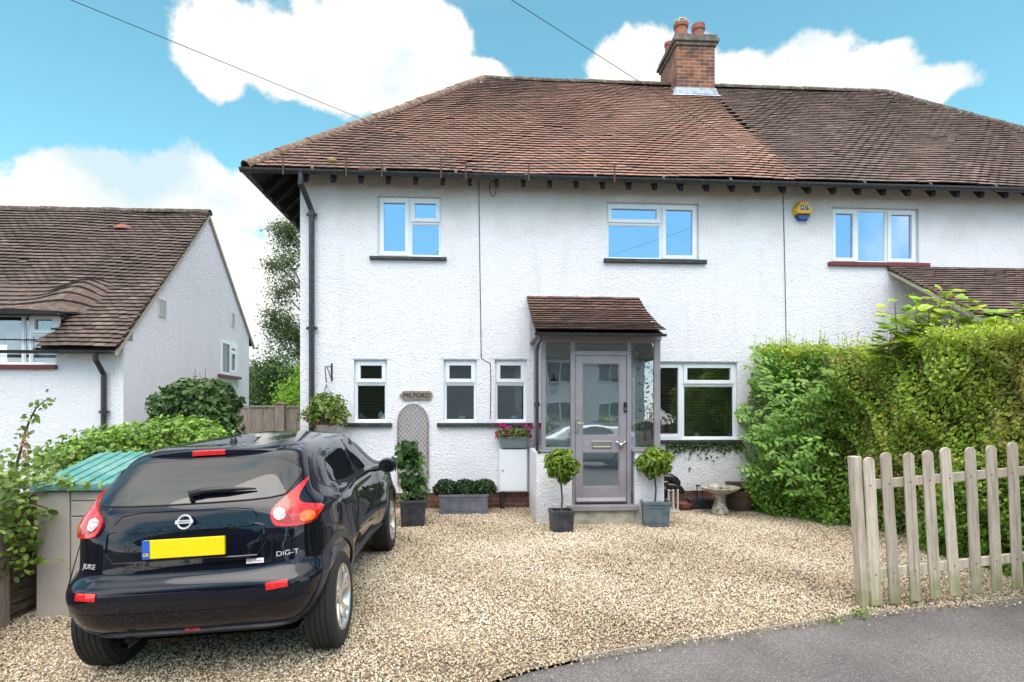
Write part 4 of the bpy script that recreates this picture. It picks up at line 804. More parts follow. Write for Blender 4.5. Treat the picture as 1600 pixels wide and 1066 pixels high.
# birdbath
b_ = atG(1125, 803); e_ = empty('birdbath', b_, 'weathered mossy stone birdbath with scalloped bowl on flared pedestal', 'birdbath')
s0 = FPX/b_.y; h = 42/s0; mb = MB(); mb.lathe([(.001,0),(.135,0),(.14,.03),(.115,.07),(.085,.13),(.075,h*.55),(.085,h-.1),(.11,h-.08)], 28); mb.build('pedestal', 'stone', e_, smooth=True)
mb = MB(); prof = [(.001,h-.12),(.09,h-.1),(.2,h-.055),(.275,h-.01),(.285,h+.012),(.262,h+.012),(.2,h-.02),(.001,h-.05)]; mb.lathe(prof, 48)
mb.v = [(x_*(1+.045*abs(math.sin(4.5*math.atan2(y_, x_)))*min(1, math.hypot(x_, y_)/.25)), y_*(1+.045*abs(math.sin(4.5*math.atan2(y_, x_)))*min(1, math.hypot(x_, y_)/.25)), z_) for x_, y_, z_ in mb.v]; mb.build('bowl', 'stone mossy', e_, smooth=True)
mb = MB(); mb.ball(b_+Vector((-.1, -.03, h+.015)), .085, 10, (1.15, 1, .62)); tag(mb.build('stone', 'stone mossy', smooth=True), 'rounded mossy stone lying in the left of the birdbath bowl', 'stone')
mb = MB(); mb.ball(b_+Vector((.08, .05, h+.0)), .07, 10, (1.2, 1, .6)); tag(mb.build('stone', 'stone', smooth=True), 'smaller grey stone lying in the right of the birdbath bowl', 'stone')
# half barrel
b_ = at(1156, 790, WY-.28); b_.z = g(b_.x, b_.y); e_ = empty('half_barrel', b_, 'dark weathered half barrel tub by the wall beneath the hedge', 'barrel tub')
mb = MB(); mb.lathe([(.001,0),(.2,0),(.235,.12),(.255,.3),(.235,.3),(.22,.25),(.001,.25)], 20); mb.build('tub', 'barrel wood', e_); mb = MB()
for z in (.06, .22): mb.lathe([(.218+.1*z, z-.015), (.222+.1*z, z-.015), (.228+.1*z, z+.015), (.224+.1*z, z+.015)], 24)
mb.build('hoop', 'rust', e_)
mb = MB(); p = at(1166, 757, WY-.2); mb.box(-.26, .22, -.06, .02, -.06, .05, Matrix.Translation((p.x-.02, WY-.08, p.z-.02)) @ Matrix.Rotation(R(2), 4, 'Y')); tag(mb.build('timber_sleeper', 'barrel wood', bevel=.012), 'dark weathered timber piece above the half barrel against the wall', 'timber')
# low bowl and dark trough
b_ = at(1069, 786, WY-.22); b_.z = g(b_.x, b_.y); mb = MB(); mb.lathe([(.001,.0),(.08,.0),(.12,.05),(.135,.1),(.12,.1),(.1,.06),(.001,.05)], 20); o = mb.build('bowl', 'terracotta'); o.location = b_; tag(o, 'small brown clay bowl on the gravel between boot rack and birdbath', 'bowl')
b_ = at(1094, 786, WY-.16); b_.z = g(b_.x, b_.y); mb = MB(); mb.add([(-.15,-.08,0),(.15,-.08,0),(.15,.08,0),(-.15,.08,0),(-.19,-.1,.15),(.19,-.1,.15),(.19,.1,.15),(-.19,.1,.15),(-.17,-.08,.15),(.17,-.08,.15),(.17,.08,.15),(-.17,.08,.15),(-.16,-.07,.1),(.16,-.07,.1),(.16,.07,.1),(-.16,.07,.1)], [(3,2,1,0)]+[(i*4+j, i*4+(j+1) % 4, i*4+4+(j+1) % 4, i*4+4+j) for i in range(3) for j in range(4)]+[(12,13,14,15)])
o = mb.build('trough', 'planter black', bevel=.006); o.location = b_; tag(o, 'low dark trough against the brick plinth behind the birdbath', 'trough')
b_ = at(1093.5, 765, WY-.12); mb = MB(); b_.z = 0
for dx in (-.045, .045): mb.box(dx-.006, dx+.006, -.006, .006, 0, .34)
mb.box(-.06, .06, -.015, .015, .335, .36); o = mb.build('boot_scraper', 'iron', bevel=.002); o.location = b_; tag(o, 'small post with dark crossbar by the wall behind the birdbath', 'boot scraper')
# boot rack with upturned boots
b_ = at(1049, 790, WY-.45); b_.z = g(b_.x, b_.y); e_ = empty('boot_rack', b_, 'pale wooden boot rack standing beside the porch wall', 'boot rack')
mb = MB()
for dx in (-.07, 0, .07):
    mb.tube([(dx, -.08, 0), (dx, -.08, .33)], .013, 8); mb.ball((dx, -.08, .345), .018)
    mb.tube([(dx, .1, 0), (dx, .1, .33)], .013, 8)
mb.build('peg', 'cream paint', e_); mb = MB(); mb.box(-.1, .1, -.1, .12, .02, .045); mb.box(-.1, .1, -.09, -.0, .0, .02); mb.build('base', 'cream paint', e_, bevel=.003)
for k, (dx, dz, label) in enumerate(((-.03, .47, 'black rubber boot lying uppermost over the boot rack by the porch'), (.03, .34, 'black rubber boot lying lower over the boot rack, toe to the right'))):
    mb = MB(); o_ = b_+Vector((dx, -.02, dz)); mb.tube([o_+Vector((-.16, .02, .06)), o_+Vector((-.08, 0, .07)), o_+Vector((0, 0, .06)), o_+Vector((.08, -.01, .02)), o_+Vector((.13, -.01, -.03)), o_+Vector((.15, -.01, -.05))], [.045, .06, .065, .058, .045, .012], 12)
    mb.tube([o_+Vector((-.13, .02, .07)), o_+Vector((-.13, .05, -.12))], [.06, .065], 12)
    tag(mb.build('rubber_boot', 'rubber boot', smooth=True), label, 'boot')
# ivy along the bay window sill and wall
n_ = 420; x_ = rng.uniform(at(1040, 700, WY).x, at(1160, 700, WY).x, n_); z_ = at(1090, 694, WY).z-rng.exponential(.05, n_); leaves_o = leaves('ivy', np.stack([x_, WY-rng.uniform(.01, .05, n_), z_], 1), np.tile([0, -1, .1], (n_, 1)), .05, 'climber leaf', wide=1.3); tag(leaves_o, 'thin ivy strand growing along the wall beneath the front window sill', 'ivy')
# ornaments inside the windows
def star(p, r_, label):
    pts = [(r_*(1 if k % 2 == 0 else .42)*math.sin(k*PI/5), r_*(1 if k % 2 == 0 else .42)*math.cos(k*PI/5)) for k in range(10)]
    mb = MB(); inner = [(x_*.62, z_*.62) for x_, z_ in pts]; n_ = 10
    vs = [(x_, y_, z_) for y_ in (0, .02) for x_, z_ in pts+inner]; fs = []
    for i in range(10): j = (i+1) % 10; fs += [(i, j, 10+j, 10+i), (20+j, 20+i, 30+i, 30+j), (i, 20+i, 20+j, j), (10+j, 30+j, 30+i, 10+i)]
    mb.add(vs, fs); o = mb.build('star_ornament', 'cream paint'); o.location = p; tag(o, label, 'ornament')
YI = WY+.055+.085
star(Vector((at(565, 650, YI).x, YI, r1[2]+.008+.06)), .075, 'white open star ornament inside the small left ground floor window')
p = Vector((at(595, 650, YI).x, YI, r1[2]+.009)); mb = MB(); mb.prism([(-.04,0),(.04,0),(.04,.12),(0,.17),(-.04,.12)], 0, .03, 'y'); mb.box(-.012, .012, -.002, -.0005, .05, .08); o = mb.build('house_ornament', 'cream paint'); o.location = p; tag(o, 'small white house ornament inside the small left ground floor window', 'ornament')
def potplant(px, rect, label, r_=.05, flowers=None):
    p = Vector((at(px, 650, YI+.02).x, YI+.02, rect[2]+.009)); e_ = empty('house_plant', p, label, 'house plant'); mb = MB(); mb.lathe([(.001,0),(r_*.8,0),(r_,.09),(r_*.9,.09),(.001,.07)], 16); mb.build('pot', 'cream paint', e_)
    n_ = 120; d = rand_dirs(n_); leaves('foliage', d*rng.uniform(.2, 1, n_)[:, None]*np.array([.075,.05,.07])+np.array([0,0,.15]), d, .035, flowers or 'dark leaf', e_)
potplant(1088, r4, 'small green plant in white pot inside the large ground floor window'); potplant(803, r3, 'white vase inside the small window beside the porch', .055, 'dark leaf'); potplant(722, r2, 'small plant with pale flowers inside the middle ground floor window', .05, 'birch leaf')
p = Vector((at(1141, 650, YI).x, YI+.03, r4[2]+.009)); mb = MB(); mb.lathe([(.001,0),(.05,0),(.055,.06),(.035,.11),(.022,.13),(.03,.16)], 16); o = mb.build('glass_jar', 'glass porch', smooth=True); o.location = p; tag(o, 'clear glass jar at the right of the large ground floor window', 'jar')
p = Vector((at(1365, 392, YI-.02).x, YI-.02, rC[2]+.01)); e_ = empty('desk_fan', p, 'white round fan on a stick in the upper right window', 'fan'); mb = MB(); mb.tube([(0,0,0),(0,0,.15)], .007, 6); mb.build('stick', 'cream paint', e_); mb = MB(); mb.lathe([(.001,-.02),(.08,-.015),(.1,0),(.08,.015),(.001,.02)], 20, Matrix.Translation((0,0,.23)) @ Matrix.Rotation(PI/2, 4, 'X')); mb.build('fan_head', 'cream paint', e_)
for i, (px, r_) in enumerate(((1001, .04), (1015, .05), (1072, .09))):
    p = Vector((at(px, 392, YI-.02).x, YI-.02, rB[2]+.01)); mb = MB()
    if i < 2:
        for k in range(6): t = k*PI/3; mb.ball((r_*1.3*math.cos(t), 0, .13+r_*1.3*math.sin(t)), r_*.5, 8, (1,.4,1))
        mb.tube([(0,0,0),(0,0,.13)], .004, 5)
    else: mb.ball((0, .02, .07), r_, 12, (1.2,.5,.8))
    o = mb.build('flower_ornament' if i < 2 else 'cushion', 'cream paint', smooth=True); o.location = p; tag(o, ('small white flower ornament leftmost inside the upper middle window', 'larger white flower ornament inside the upper middle window', 'pale rounded cushion inside the right casement of the upper middle window')[i], 'ornament' if i < 2 else 'cushion')

# ------------------------------------------------------------------ lean-to roof of the right house (behind the hedge)
lx0 = at(1388, 425, WY).x; zt_ = at(1450, 424, WY).z; yb = WY-1.7; zb_ = zt_-1.05
mb = MB(); vs = [(lx0, WY-.002, zt_), (XR, WY-.002, zt_), (XR, yb, zb_), (lx0, yb, zb_), (lx0, WY-.002, zt_-.05), (XR, WY-.002, zt_-.05), (XR, yb, zb_-.05), (lx0, yb, zb_-.05)]
mb.add(vs, [(0,1,2,3),(4,7,6,5),(0,3,7,4),(1,5,6,2),(2,6,7,3),(0,4,5,1)]); lr = mb.build('porch_roof', 'mortar', H2)
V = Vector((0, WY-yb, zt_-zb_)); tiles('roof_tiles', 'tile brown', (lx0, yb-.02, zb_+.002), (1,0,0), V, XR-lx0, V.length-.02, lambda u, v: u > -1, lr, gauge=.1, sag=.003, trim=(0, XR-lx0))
mb = MB(); mb.box(lx0-.02, XR, WY-.05, WY-.001, zt_+.0, zt_+.06); mb.build('flashing', 'ridge dark', lr, bevel=.004)
mb = MB(); mb.box(lx0+.25, lx0+.4, yb+.2, yb+.35, -.1, zb_+.06); mb.box(XR-.5, XR-.3, yb+.2, yb+.35, -.1, zb_+.06); mb.box(lx0+.1, XR, yb+.15, yb+.2, zb_-.12, zb_-.01+.06); mb.build('porch_post', 'upvc', H2)

# ------------------------------------------------------------------ neighbouring cottage on the left
YN = 9.5; XN = at(193, 545, YN).x; NE = at(175, 543, YN-.25)
apx = atX(325, 336, XN); bck = atX(396, 562, XN); YNB = atX(389, 600, XN).y
NH = empty('cottage', (0, 0, 0), 'white cottage with steep dark tiled gable roof beyond the ivy hedge on the left', 'house')
EZn = at(170, 548, YN-.22).z; YEn = YN-.22; XNL = -13.5; RZn = apx.z; YRn = apx.y; slope = (RZn-EZn)/(YRn-YEn)
zw = EZn+slope*.22
rW = R4(-60, 489, 87, 570, YN)
mb = MB(); poly = [(YN+.251, -.3), (YNB, -.3), (YNB, RZn-slope*(YNB-YRn)-.03), (YRn, RZn-.03), (YN+.251, zw+slope*.25-.03)]; mb.prism(poly, XN-.25, XN, 'x')
mb.build('gable_wall', 'roughcast neighbour', NH)
holed_wall('front_wall', XNL, XN, -.3, zw-.03, YN, .25, [[rW[0], rW[1], rW[2], zw-.03]], 'roughcast neighbour', NH)
# dormer head over the window
dh = R4(-80, 480, 92, 489, YN)
window(NH, [rW[0], rW[1], rW[2], rW[3]], [(0,.62,0,1,False),(.62,.70,0,1,False),(.70,1,.6,1,True),(.70,1,0,.6,False)], R4(-70, 570, 90, 577, YN), 'glass downstairs', 'red sill', Y=YN, curtain=(.7,.98))
mb = MB(); mb.box(rW[0]-.1, rW[1]+.001, YN+1.0, YN+1.1, 0, 2.9); mb.build('inner_wall', 'room', NH)
# front slope with an opening cut out for the window dormer
V = Vector((0, YRn-YEn, RZn-EZn)); Vl = V.length; fr_ = Vl/(YRn-YEn)
dzT = rW[3]+.04; vD = (dzT-EZn)/ (RZn-EZn)*Vl
def vclip(u, v):
    X = XNL+u; zz = EZn+(RZn-EZn)*v/Vl
    edge = at(88, 487, YN).x; e2 = at(58, 540, YEn).x
    xe = e2+(edge-e2)*np.clip(v/vD, 0, 1)
    return (X < XN+.2) & ~((v < vD) & (X < xe))
xe0 = at(58, 540, YEn).x; xe1 = at(90, 487, YN).x
def slp(v): return (YEn+(YRn-YEn)*v/Vl, EZn+(RZn-EZn)*v/Vl)
mb = MB(); vs = [(xe0, *slp(0)), (XN+.04, *slp(0)), (XN+.04, *slp(Vl)), (XNL, *slp(Vl)), (XNL, *slp(vD)), (xe1, *slp(vD))]; mb.add(vs, [(0,1,2,5),(5,2,3,4)])
zbk = RZn-slope*(YNB+.25-YRn); mb.add([(XNL, YRn, RZn), (XN+.04, YRn, RZn), (XN+.04, YNB+.25, zbk), (XNL, YNB+.25, zbk)], [(0,1,2,3)])
nr = mb.build('roof', 'felt and butt shade', NH)
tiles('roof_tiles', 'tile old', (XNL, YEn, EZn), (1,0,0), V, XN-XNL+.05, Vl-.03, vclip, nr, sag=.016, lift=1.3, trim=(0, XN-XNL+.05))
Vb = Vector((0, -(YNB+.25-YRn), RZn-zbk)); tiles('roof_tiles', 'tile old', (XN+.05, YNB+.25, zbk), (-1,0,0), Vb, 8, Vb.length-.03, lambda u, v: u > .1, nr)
ridge('ridge_tiles', 'ridge dark', (XNL, YRn, RZn+.02), (XN+.05, YRn, RZn+.02), .1, nr)
mb = MB()
for (a_, b_) in (((YEn, EZn), (YRn, RZn)), ((YNB+.25, zbk), (YRn, RZn))):
    mb.add([(XN+.005, a_[0], a_[1]-.07), (XN+.045, a_[0], a_[1]-.07), (XN+.045, b_[0], b_[1]-.07), (XN+.005, b_[0], b_[1]-.07), (XN+.005, a_[0], a_[1]+.0), (XN+.045, a_[0], a_[1]+.0), (XN+.045, b_[0], b_[1]+.0), (XN+.005, b_[0], b_[1]+.0)], [(0,1,2,3),(7,6,5,4),(0,4,5,1),(1,5,6,2),(2,6,7,3),(3,7,4,0)])
mb.build('verge', 'mortar', nr)
# swept tile hood over the dormer window: courses bend up over it
n_u = 60; hx0, hx1 = XNL+2, at(122, 470, YN-.1).x; xc = at(45, 430, YN).x
tv = []; hood = MB()
def hood_pt(x_, k, K=7):
    # k=0 at the lip over the window, k=K high on the main slope
    v0 = vD-.02; v1 = vD+.95; yk, zk = slp(v0+(v1-v0)*k/K); 
    t = min(1, max(0, (hx1-x_)/.95)); lift = (t*t*(3-2*t)); f_ = max(0, 1-k/K); return (yk-.60*lift*f_**1.3, zk-.06*f_*lift-.02*(1-lift)+.02+.20*math.exp(-((x_-xc-.35)/.30)**2)*math.sin(PI*min(1, k/K))**.7)
K = 9; tl = []
for k in range(K):
    for i in range(n_u):
        x0 = hx0+(hx1-hx0)*i/n_u+(k % 2)*.06; x1 = x0+(hx1-hx0)/n_u*.97
        if x1 > hx1: continue
        A = hood_pt(x0, k); A2 = hood_pt(x1, k); Bp = hood_pt(x0, k+1.4); B2 = hood_pt(x1, k+1.4); j = random.uniform(0, .012)
        vs = [(x0, A[0], A[1]+.046+j), (x1, A2[0], A2[1]+.046+j), (x1, B2[0], B2[1]+.012), (x0, Bp[0], Bp[1]+.012), (x0, A[0], A[1]+.018), (x1, A2[0], A2[1]+.018), (x1, B2[0], B2[1]-.01), (x0, Bp[0], Bp[1]-.01)]
        hood.add(vs, [(0,1,2,3),(7,6,5,4),(0,4,5,1),(1,5,6,2),(3,7,4,0)])
mat('hood tile', (.12,.078,.065), .9, col2=(.2,.165,.13), nscale=9, bump=.006, bscale=40, nlo=.5, nhi=.7); ho = hood.build('dormer_tiles', 'hood tile', nr); ho.data.materials.append(MAT['felt and butt shade'])
for i, pg in enumerate(ho.data.polygons): pg.material_index = 1 if i % 5 == 2 else 0  # butt faces take the dark material as painted shade between hood courses
mb = MB(); pl = [hood_pt(x_, 0) for x_ in (hx0, hx1-.95, hx1-.05)]
mb.box(hx0, hx1-.28, pl[0][0]-.0, YN+.02, pl[0][1]-.02, pl[0][1]+.022); mb.box(rW[0]-.3, rW[1]+.06, YN+.01, YN+.2, rW[3]+.001, pl[0][1]-.021); mb.build('dormer_soffit', 'soffit', nr)
gutter('dormer_gutter', (hx0, pl[0][0]-.03, pl[0][1]+.0), (hx1-.2, pl[0][0]-.03, pl[0][1]-.02), .03, NH)
gutter('gutter', (XNL, YEn-.05, EZn-.0), (XN-.0, YEn-.05, EZn-.01), .05, NH)
p = at(152, 560, YEn); q_ = at(162, 600, YN-.06); pipe(NH, [(p.x, YEn-.05, EZn-.04), (p.x, YEn-.04, EZn-.14), (q_.x, YN-.06, q_.z+.15), (q_.x, YN-.06, q_.z-.1), (q_.x, YN-.06, .2)], .04, [Vector((q_.x, YN-.06, 1.5))])
p = at(193, 368, YRn-1.2); p = None
vv = atX(192, 368, -6.4)
sv = slp(Vl*.84); mb = MB(); xv = at(192, 369, sv[0]).x; mb.lathe([(.17, 0), (.15, .06), (.08, .09), (.001, .1)], 16, Matrix.Translation((xv, sv[0], sv[1]+.02)), sx=1.1, sy=.7); mb.build('roof_vent', 'terracotta', nr, smooth=True)
# gable window + vents
ga, gb = atX(344, 590, XN), atX(369, 530, XN); za, zb2 = atX(344, 585, XN).z, atX(344, 531, XN).z
mb = MB(); yA, yB = ga.y, gb.y
def yzframe(mb, y0, y1, z0, z1, t, x0, x1): mb.box(x0, x1, y0, y0+t, z0, z1); mb.box(x0, x1, y1-t, y1, z0, z1); mb.box(x0, x1, y0+t, y1-t, z0, z0+t); mb.box(x0, x1, y0+t, y1-t, z1-t, z1)
yzframe(mb, yA, yB, za, zb2, .06, XN+.002, XN+.03); ym = (yA+yB)/2; yzframe(mb, ym, yB-.06, za+.06, zb2-.06, .07, XN+.003, XN+.04); mb.box(XN+.003, XN+.041, ym+.07, yB-.13, za+.5, za+.58)
wo = mb.build('window', 'upvc', NH); mb = MB(); mb.box(XN+.0035, XN+.012, yA+.05, yB-.05, za+.05, zb2-.05); mb.build('pane', mat('dark glass', (.05,.06,.06), .05, spec=.8), wo)
mb = MB(); mb.box(XN+.001, XN+.08, yA-.12, yB+.12, za-.06, za-.001); mb.build('sill', 'red sill', wo)
def vent(px0, py0, px1, py1):
    a_, b_ = atX(px0, py1, XN), atX(px1, py0, XN); mb = MB(); yzframe(mb, a_.y, b_.y, a_.z, b_.z, .025, XN+.001, XN+.02); z = a_.z+.04
    while z < b_.z-.03: mb.box(XN+.002, XN+.015, a_.y+.025, b_.y-.025, z, z+.012); z += .035
    mb.build('air_vent', 'cream paint', NH)
vent(247, 470, 259, 493); vent(361, 490, 366, 508)

# ------------------------------------------------------------------ left side: slatted fence, shed, ivy hedge, climber, bush, back fence
XF = at(58, 800, 5.25).x
fe = empty('slatted_fence', (XF, 4, g(XF, 4)), 'brown overlapping slat boundary fence at the left edge beside the grey store', 'fence')
mb = MB(); z = -.2
while z < 1.02:
    mb.box(-.01, .012, -1.9, 3.6, z, z+.115, Matrix.Rotation(R(random.uniform(5, 9)), 4, 'Y') if 0 else Matrix.Translation((random.uniform(-.003,.003), 0, 0)) @ Matrix.Rotation(R(random.uniform(-.4,.4)), 4, 'X')); z += .095
    mb.v[-8:] = [(v[0]+(.02 if k < 4 else -.0), v[1], v[2]) for k, v in enumerate(mb.v[-8:])]
mb.build('slats', 'slat wood', fe)
for y in (-1.6, -.4, .8, 2.2, 3.5):
    mb = MB(); mb.box(.032, .095, y-.035, y+.035, -.25, 1.12); mb.build('post', 'fence wood', fe, bevel=.004)
mb = MB(); mb.box(-.03, .03, -1.9, 3.6, 1.03, 1.06); mb.build('capping', 'fence wood', fe)
mb = MB(); mb.box(.034, .06, -1.9, 1.4, -.22, -.07); mb.build('gravel_board', 'fence wood', fe)
# shed / store
sb = at(60, 946, 5.0); SX0 = sb.x; gz_ = g(SX0, 5.0); SX1 = SX0+1.25; hF = at(130, 757, 5.0).z-gz_; 
sh = empty('garden_store', (SX0, 5.0, gz_), 'grey beige plastic garden store with green ribbed lid behind the car', 'garden store')
dpt = .78; hB = hF+.19
mb = MB(); mb.prism([(0,0),(dpt,0),(dpt,hB-.03),(0,hF-.03)], .02, 1.23, 'x'); bo = mb.build('body', 'shed plastic', sh, bevel=.008)
mb = MB()
for a_, b_ in ((.0, .26), (.27, .80), (.82, 1.25)):
    z0_, z1_ = (0, hF-.06)
    if a_ == .27: mb.box(a_, b_, -.018, -.001, .1, hF-.27); mb.box(a_, b_, -.018, -.001, hF-.26, hF-.14); mb.box(a_, b_, -.016, -.001, 0.0, .09); mb.box(a_, b_, -.016, -.001, hF-.13, hF-.06)
    else: mb.box(a_, b_, -.022, -.001, z0_, z1_)
mb.build('door_panel', 'shed plastic', sh, bevel=.005)
mb = MB(); 
lid = [(-.06, hF-.045), (-.06, hF+.0), (dpt+.04, hB+.02), (dpt+.04, hB-.03)]; mb.prism(lid, -.03, 1.28, 'x')
for k in range(12): xk = .03+k*.108; mb.prism([(-.062, hF-.03), (-.062, hF+.014), (dpt+.042, hB+.034), (dpt+.042, hB-.02)], xk, xk+.045, 'x')
mb.build('lid', 'shed lid', sh, bevel=.004)
# generic leafy volume
def mass(name, boxes, n_, size, m, label, cat, core=True, wide=1.0, seed=0, twigs=0, kind=None, spread=.9, rb=None):
    e_ = empty(name, (boxes[0][0], boxes[0][1], 0), label, cat); off = np.array(e_.location)
    if kind: e_['kind'] = kind
    tot = sum(b[3]*b[5]+b[4]*b[5] for b in boxes); Ps, Os = [], []
    for (cx, cy, cz, rx, ry, rz_) in boxes:
        k = int(n_*(rx*rz_+ry*rz_)/tot); d = rand_dirs(k); d2 = np.sign(d)*np.abs(d)**.75; r_ = (1-rng.exponential(.10, k))*(1+.10*np.sin(d[:, 0]*7+cx)*np.sin(d[:, 2]*6+cy)+.06*np.sin(d[:, 1]*13+d[:, 2]*11))
        Ps.append(d2*r_[:, None]*np.array([rx, ry, rz_])+np.array([cx, cy, cz])); Os.append(d)
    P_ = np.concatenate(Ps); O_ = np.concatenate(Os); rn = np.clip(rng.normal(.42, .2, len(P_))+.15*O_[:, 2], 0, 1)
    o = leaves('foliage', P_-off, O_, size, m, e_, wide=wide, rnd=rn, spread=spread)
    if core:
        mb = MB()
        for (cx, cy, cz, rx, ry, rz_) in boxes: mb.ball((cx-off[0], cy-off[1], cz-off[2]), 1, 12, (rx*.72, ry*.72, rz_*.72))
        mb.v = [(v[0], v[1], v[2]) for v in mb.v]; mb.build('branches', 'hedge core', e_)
    if twigs:
        mb = MB()
        for _ in range(twigs):
            b_ = random.choice(boxes); d = Vector(rand_dirs(1)[0]); p = Vector(b_[:3])+Vector((d.x*b_[3]*.9, d.y*b_[4]*.9, d.z*b_[5]*.9)); q_ = p+Vector((d.x*.15, d.y*.15, abs(d.z)*.25)); mb.tube([p-Vector(off), q_-Vector(off)], [.005, .002], 4)
        mb.build('twigs', 'twig', e_)
    return e_
# ivy hedge behind the store
bx = []
for px, py, Y, r_ in ((90,735,6.0,.42),(130,715,6.2,.5),(170,705,6.4,.52),(215,700,6.6,.55),(255,692,6.8,.52),(285,690,7.0,.5),(310,705,6.9,.45)):
    p = at(px, py, Y); bx.append((p.x, p.y+.25, p.z-.17, r_*.7, .42, .45))
mass('ivy_hedge', bx, 14000, .055, 'ivy leaf', 'thick bright ivy covered hedge behind the green lidded store', 'hedge', wide=1.25)
bx = []
for px, py, Y, rx, rz_ in ((305,645,8.2,.42,.42),(325,622,8.3,.34,.26),(272,640,8.2,.26,.24),(342,648,8.4,.2,.3),(322,672,8.2,.42,.45),(356,628,8.5,.13,.1)):
    p = at(px, py, Y); bx.append((p.x, p.y, p.z, rx, .4, rz_))
mass('shrub', bx, 6500, .075, 'dark leaf', 'dark green rounded shrub growing against the wooden back fence', 'shrub', wide=1.2, twigs=12)
# climbing rose at left edge with a tall shoot
ce = empty('climbing_plant', (XF, 4.6, 0), 'straggly climbing plant with reddish buds over the slatted fence at far left', 'climbing plant'); off = np.array([XF, 4.6, 0])
Ps = []
for px, py, Y, sx, sz, k in ((20,800,4.7,.12,.2,500),(10,770,4.6,.1,.12,350),(38,830,4.9,.08,.1,140),(25,870,4.8,.12,.12,300),(62,805,4.9,.07,.05,60),(30,760,5.0,.16,.08,350),(78,748,5.0,.12,.025,120),(120,756,4.98,.14,.02,160),(40,720,5.3,.16,.08,300),(5,740,4.5,.05,.1,150),(85,720,5.6,.12,.05,200)):
    p = at(px, py, Y); k = int(k*.3); Ps.append(rng.normal(size=(k, 3))*np.array([sx*.8, .08, sz*.8])+np.array(p))
P_ = np.concatenate(Ps); leaves('foliage', P_-off, np.tile([.2,-.6,.5], (len(P_), 1)), .06, 'fuchsia leaf', ce, wide=1.2)
sp = [at(x_, y_, 5.2) for x_, y_ in ((22,740),(32,705),(38,680),(45,660),(55,640),(65,630),(78,622))]; mb = MB(); mb.tube([p-Vector(off) for p in sp], [.012,.01,.009,.008,.006,.005,.003], 6)
for a_, b_ in (((20,870),(60,830)),((5,850),(40,780)),((30,800),(75,795)),((10,900),(30,760))):
    A_, B_ = at(*a_, 4.75), at(*b_, 4.85); mb.tube([A_-Vector(off), (A_+B_)/2+Vector((0,0,.05))-Vector(off), B_-Vector(off)], .006, 5)
mb.build('stem', 'bark', ce)
P_ = []
for a_, b_ in zip(sp, sp[1:]):
    for t in np.linspace(0, 1, 9): P_.append(np.array(a_.lerp(b_, t))+rng.normal(0, .03, 3))
P_ = np.array(P_); leaves('shoot_leaves', P_-off, rand_dirs(len(P_)), .06, 'fuchsia leaf', ce, wide=1.1); P_ = np.array([at(39+rng.normal(0, 3), y_, 5.18) for y_ in np.linspace(668, 712, 22)]); leaves('buds', P_-off, rand_dirs(len(P_)), .04, 'peach petal', ce, wide=1.3)
# back garden fence
bf = empty('garden_fence', (at(400, 640, 10.6).x, 10.6, 0), 'grey weathered feather edge garden fence between cottage and house', 'fence'); ox = bf.location.x
xa, xb = at(338, 640, 10.6).x-ox-.9, XL-ox-.02; zt_ = at(400, 636, 10.6).z; x_ = xa; k = 0; mb = MB()
while x_ < xb:
    mb.box(x_, min(x_+.108, xb+.01), -.012+(k % 2)*.008, .0+(k % 2)*.008, -.1, zt_-random.uniform(.015, .03)); x_ += .1; k += 1
mb.build('boards', 'fence wood', bf)
mb = MB(); mb.box(xa, xb-.35, -.03, .02, zt_-.01, zt_+.025); mb.build('capping', 'fence wood', bf, bevel=.004)
xp = at(439, 640, 10.6).x-ox; mb = MB(); mb.box(xp-.08, xp+.08, -.08, .05, -.1, zt_+.05); mb.prism([(xp-.1, zt_+.051), (xp+.1, zt_+.051), (xp, zt_+.09)], -.1, .07, 'y'); mb.build('post', 'fence wood', bf, bevel=.005)

# ------------------------------------------------------------------ trees behind
def tree(name, base, h, crown, n_, size, leafm, barkm, label, trunk_r=.16, weep=0, wide=.9, holes_=.0, ks=None, lobes=40, cr=.5):
    e_ = empty(name, base, label, 'tree'); cx, cz, rx, rz_ = crown; mb = MB(); mb.tube([(0,0,-.3),(.05,0,h*.3),(-.05,.05,h*.6),(.02,0,h*.92)], [trunk_r, trunk_r*.75, trunk_r*.5, .02], 10)
    cen = []
    for _ in range(lobes):
        d = rand_dirs(1)[0]*rng.uniform(.35, 1)**.5; c = np.array([cx+d[0]*rx, d[1]*rx, cz+d[2]*rz_]); cen.append(c); z0 = max(h*.25, c[2]-rx*.8)
        mb.tube([(0, 0, z0), (c[0]*.5, c[1]*.5, (z0+c[2])/2+.1), tuple(c)], [trunk_r*.3, trunk_r*.18, .01], 5)
    mb.build('trunk', barkm, e_); cen = np.array(cen); k = n_//lobes; P_ = np.repeat(cen, k, 0); dd = rng.normal(size=(len(P_), 3))*cr*np.array([1, 1, .7]); P_ = P_+dd
    if weep: P_[:, 2] -= rng.exponential(weep, len(P_))*(rng.random(len(P_)) < .5)
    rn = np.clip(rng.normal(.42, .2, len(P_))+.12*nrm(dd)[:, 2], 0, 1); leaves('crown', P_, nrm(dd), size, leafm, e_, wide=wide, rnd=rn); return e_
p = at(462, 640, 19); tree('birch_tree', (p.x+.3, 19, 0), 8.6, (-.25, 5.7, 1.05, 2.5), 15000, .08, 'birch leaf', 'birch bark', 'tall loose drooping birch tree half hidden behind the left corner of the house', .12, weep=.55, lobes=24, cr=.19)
p = at(428, 640, 17); tree('garden_tree', (p.x, 17.5, 0), 3.0, (0, 1.7, 1.0, 1.4), 20000, .09, 'dark leaf', 'bark', 'dark dense tree standing over the back garden fence', .12, lobes=50, cr=.28)
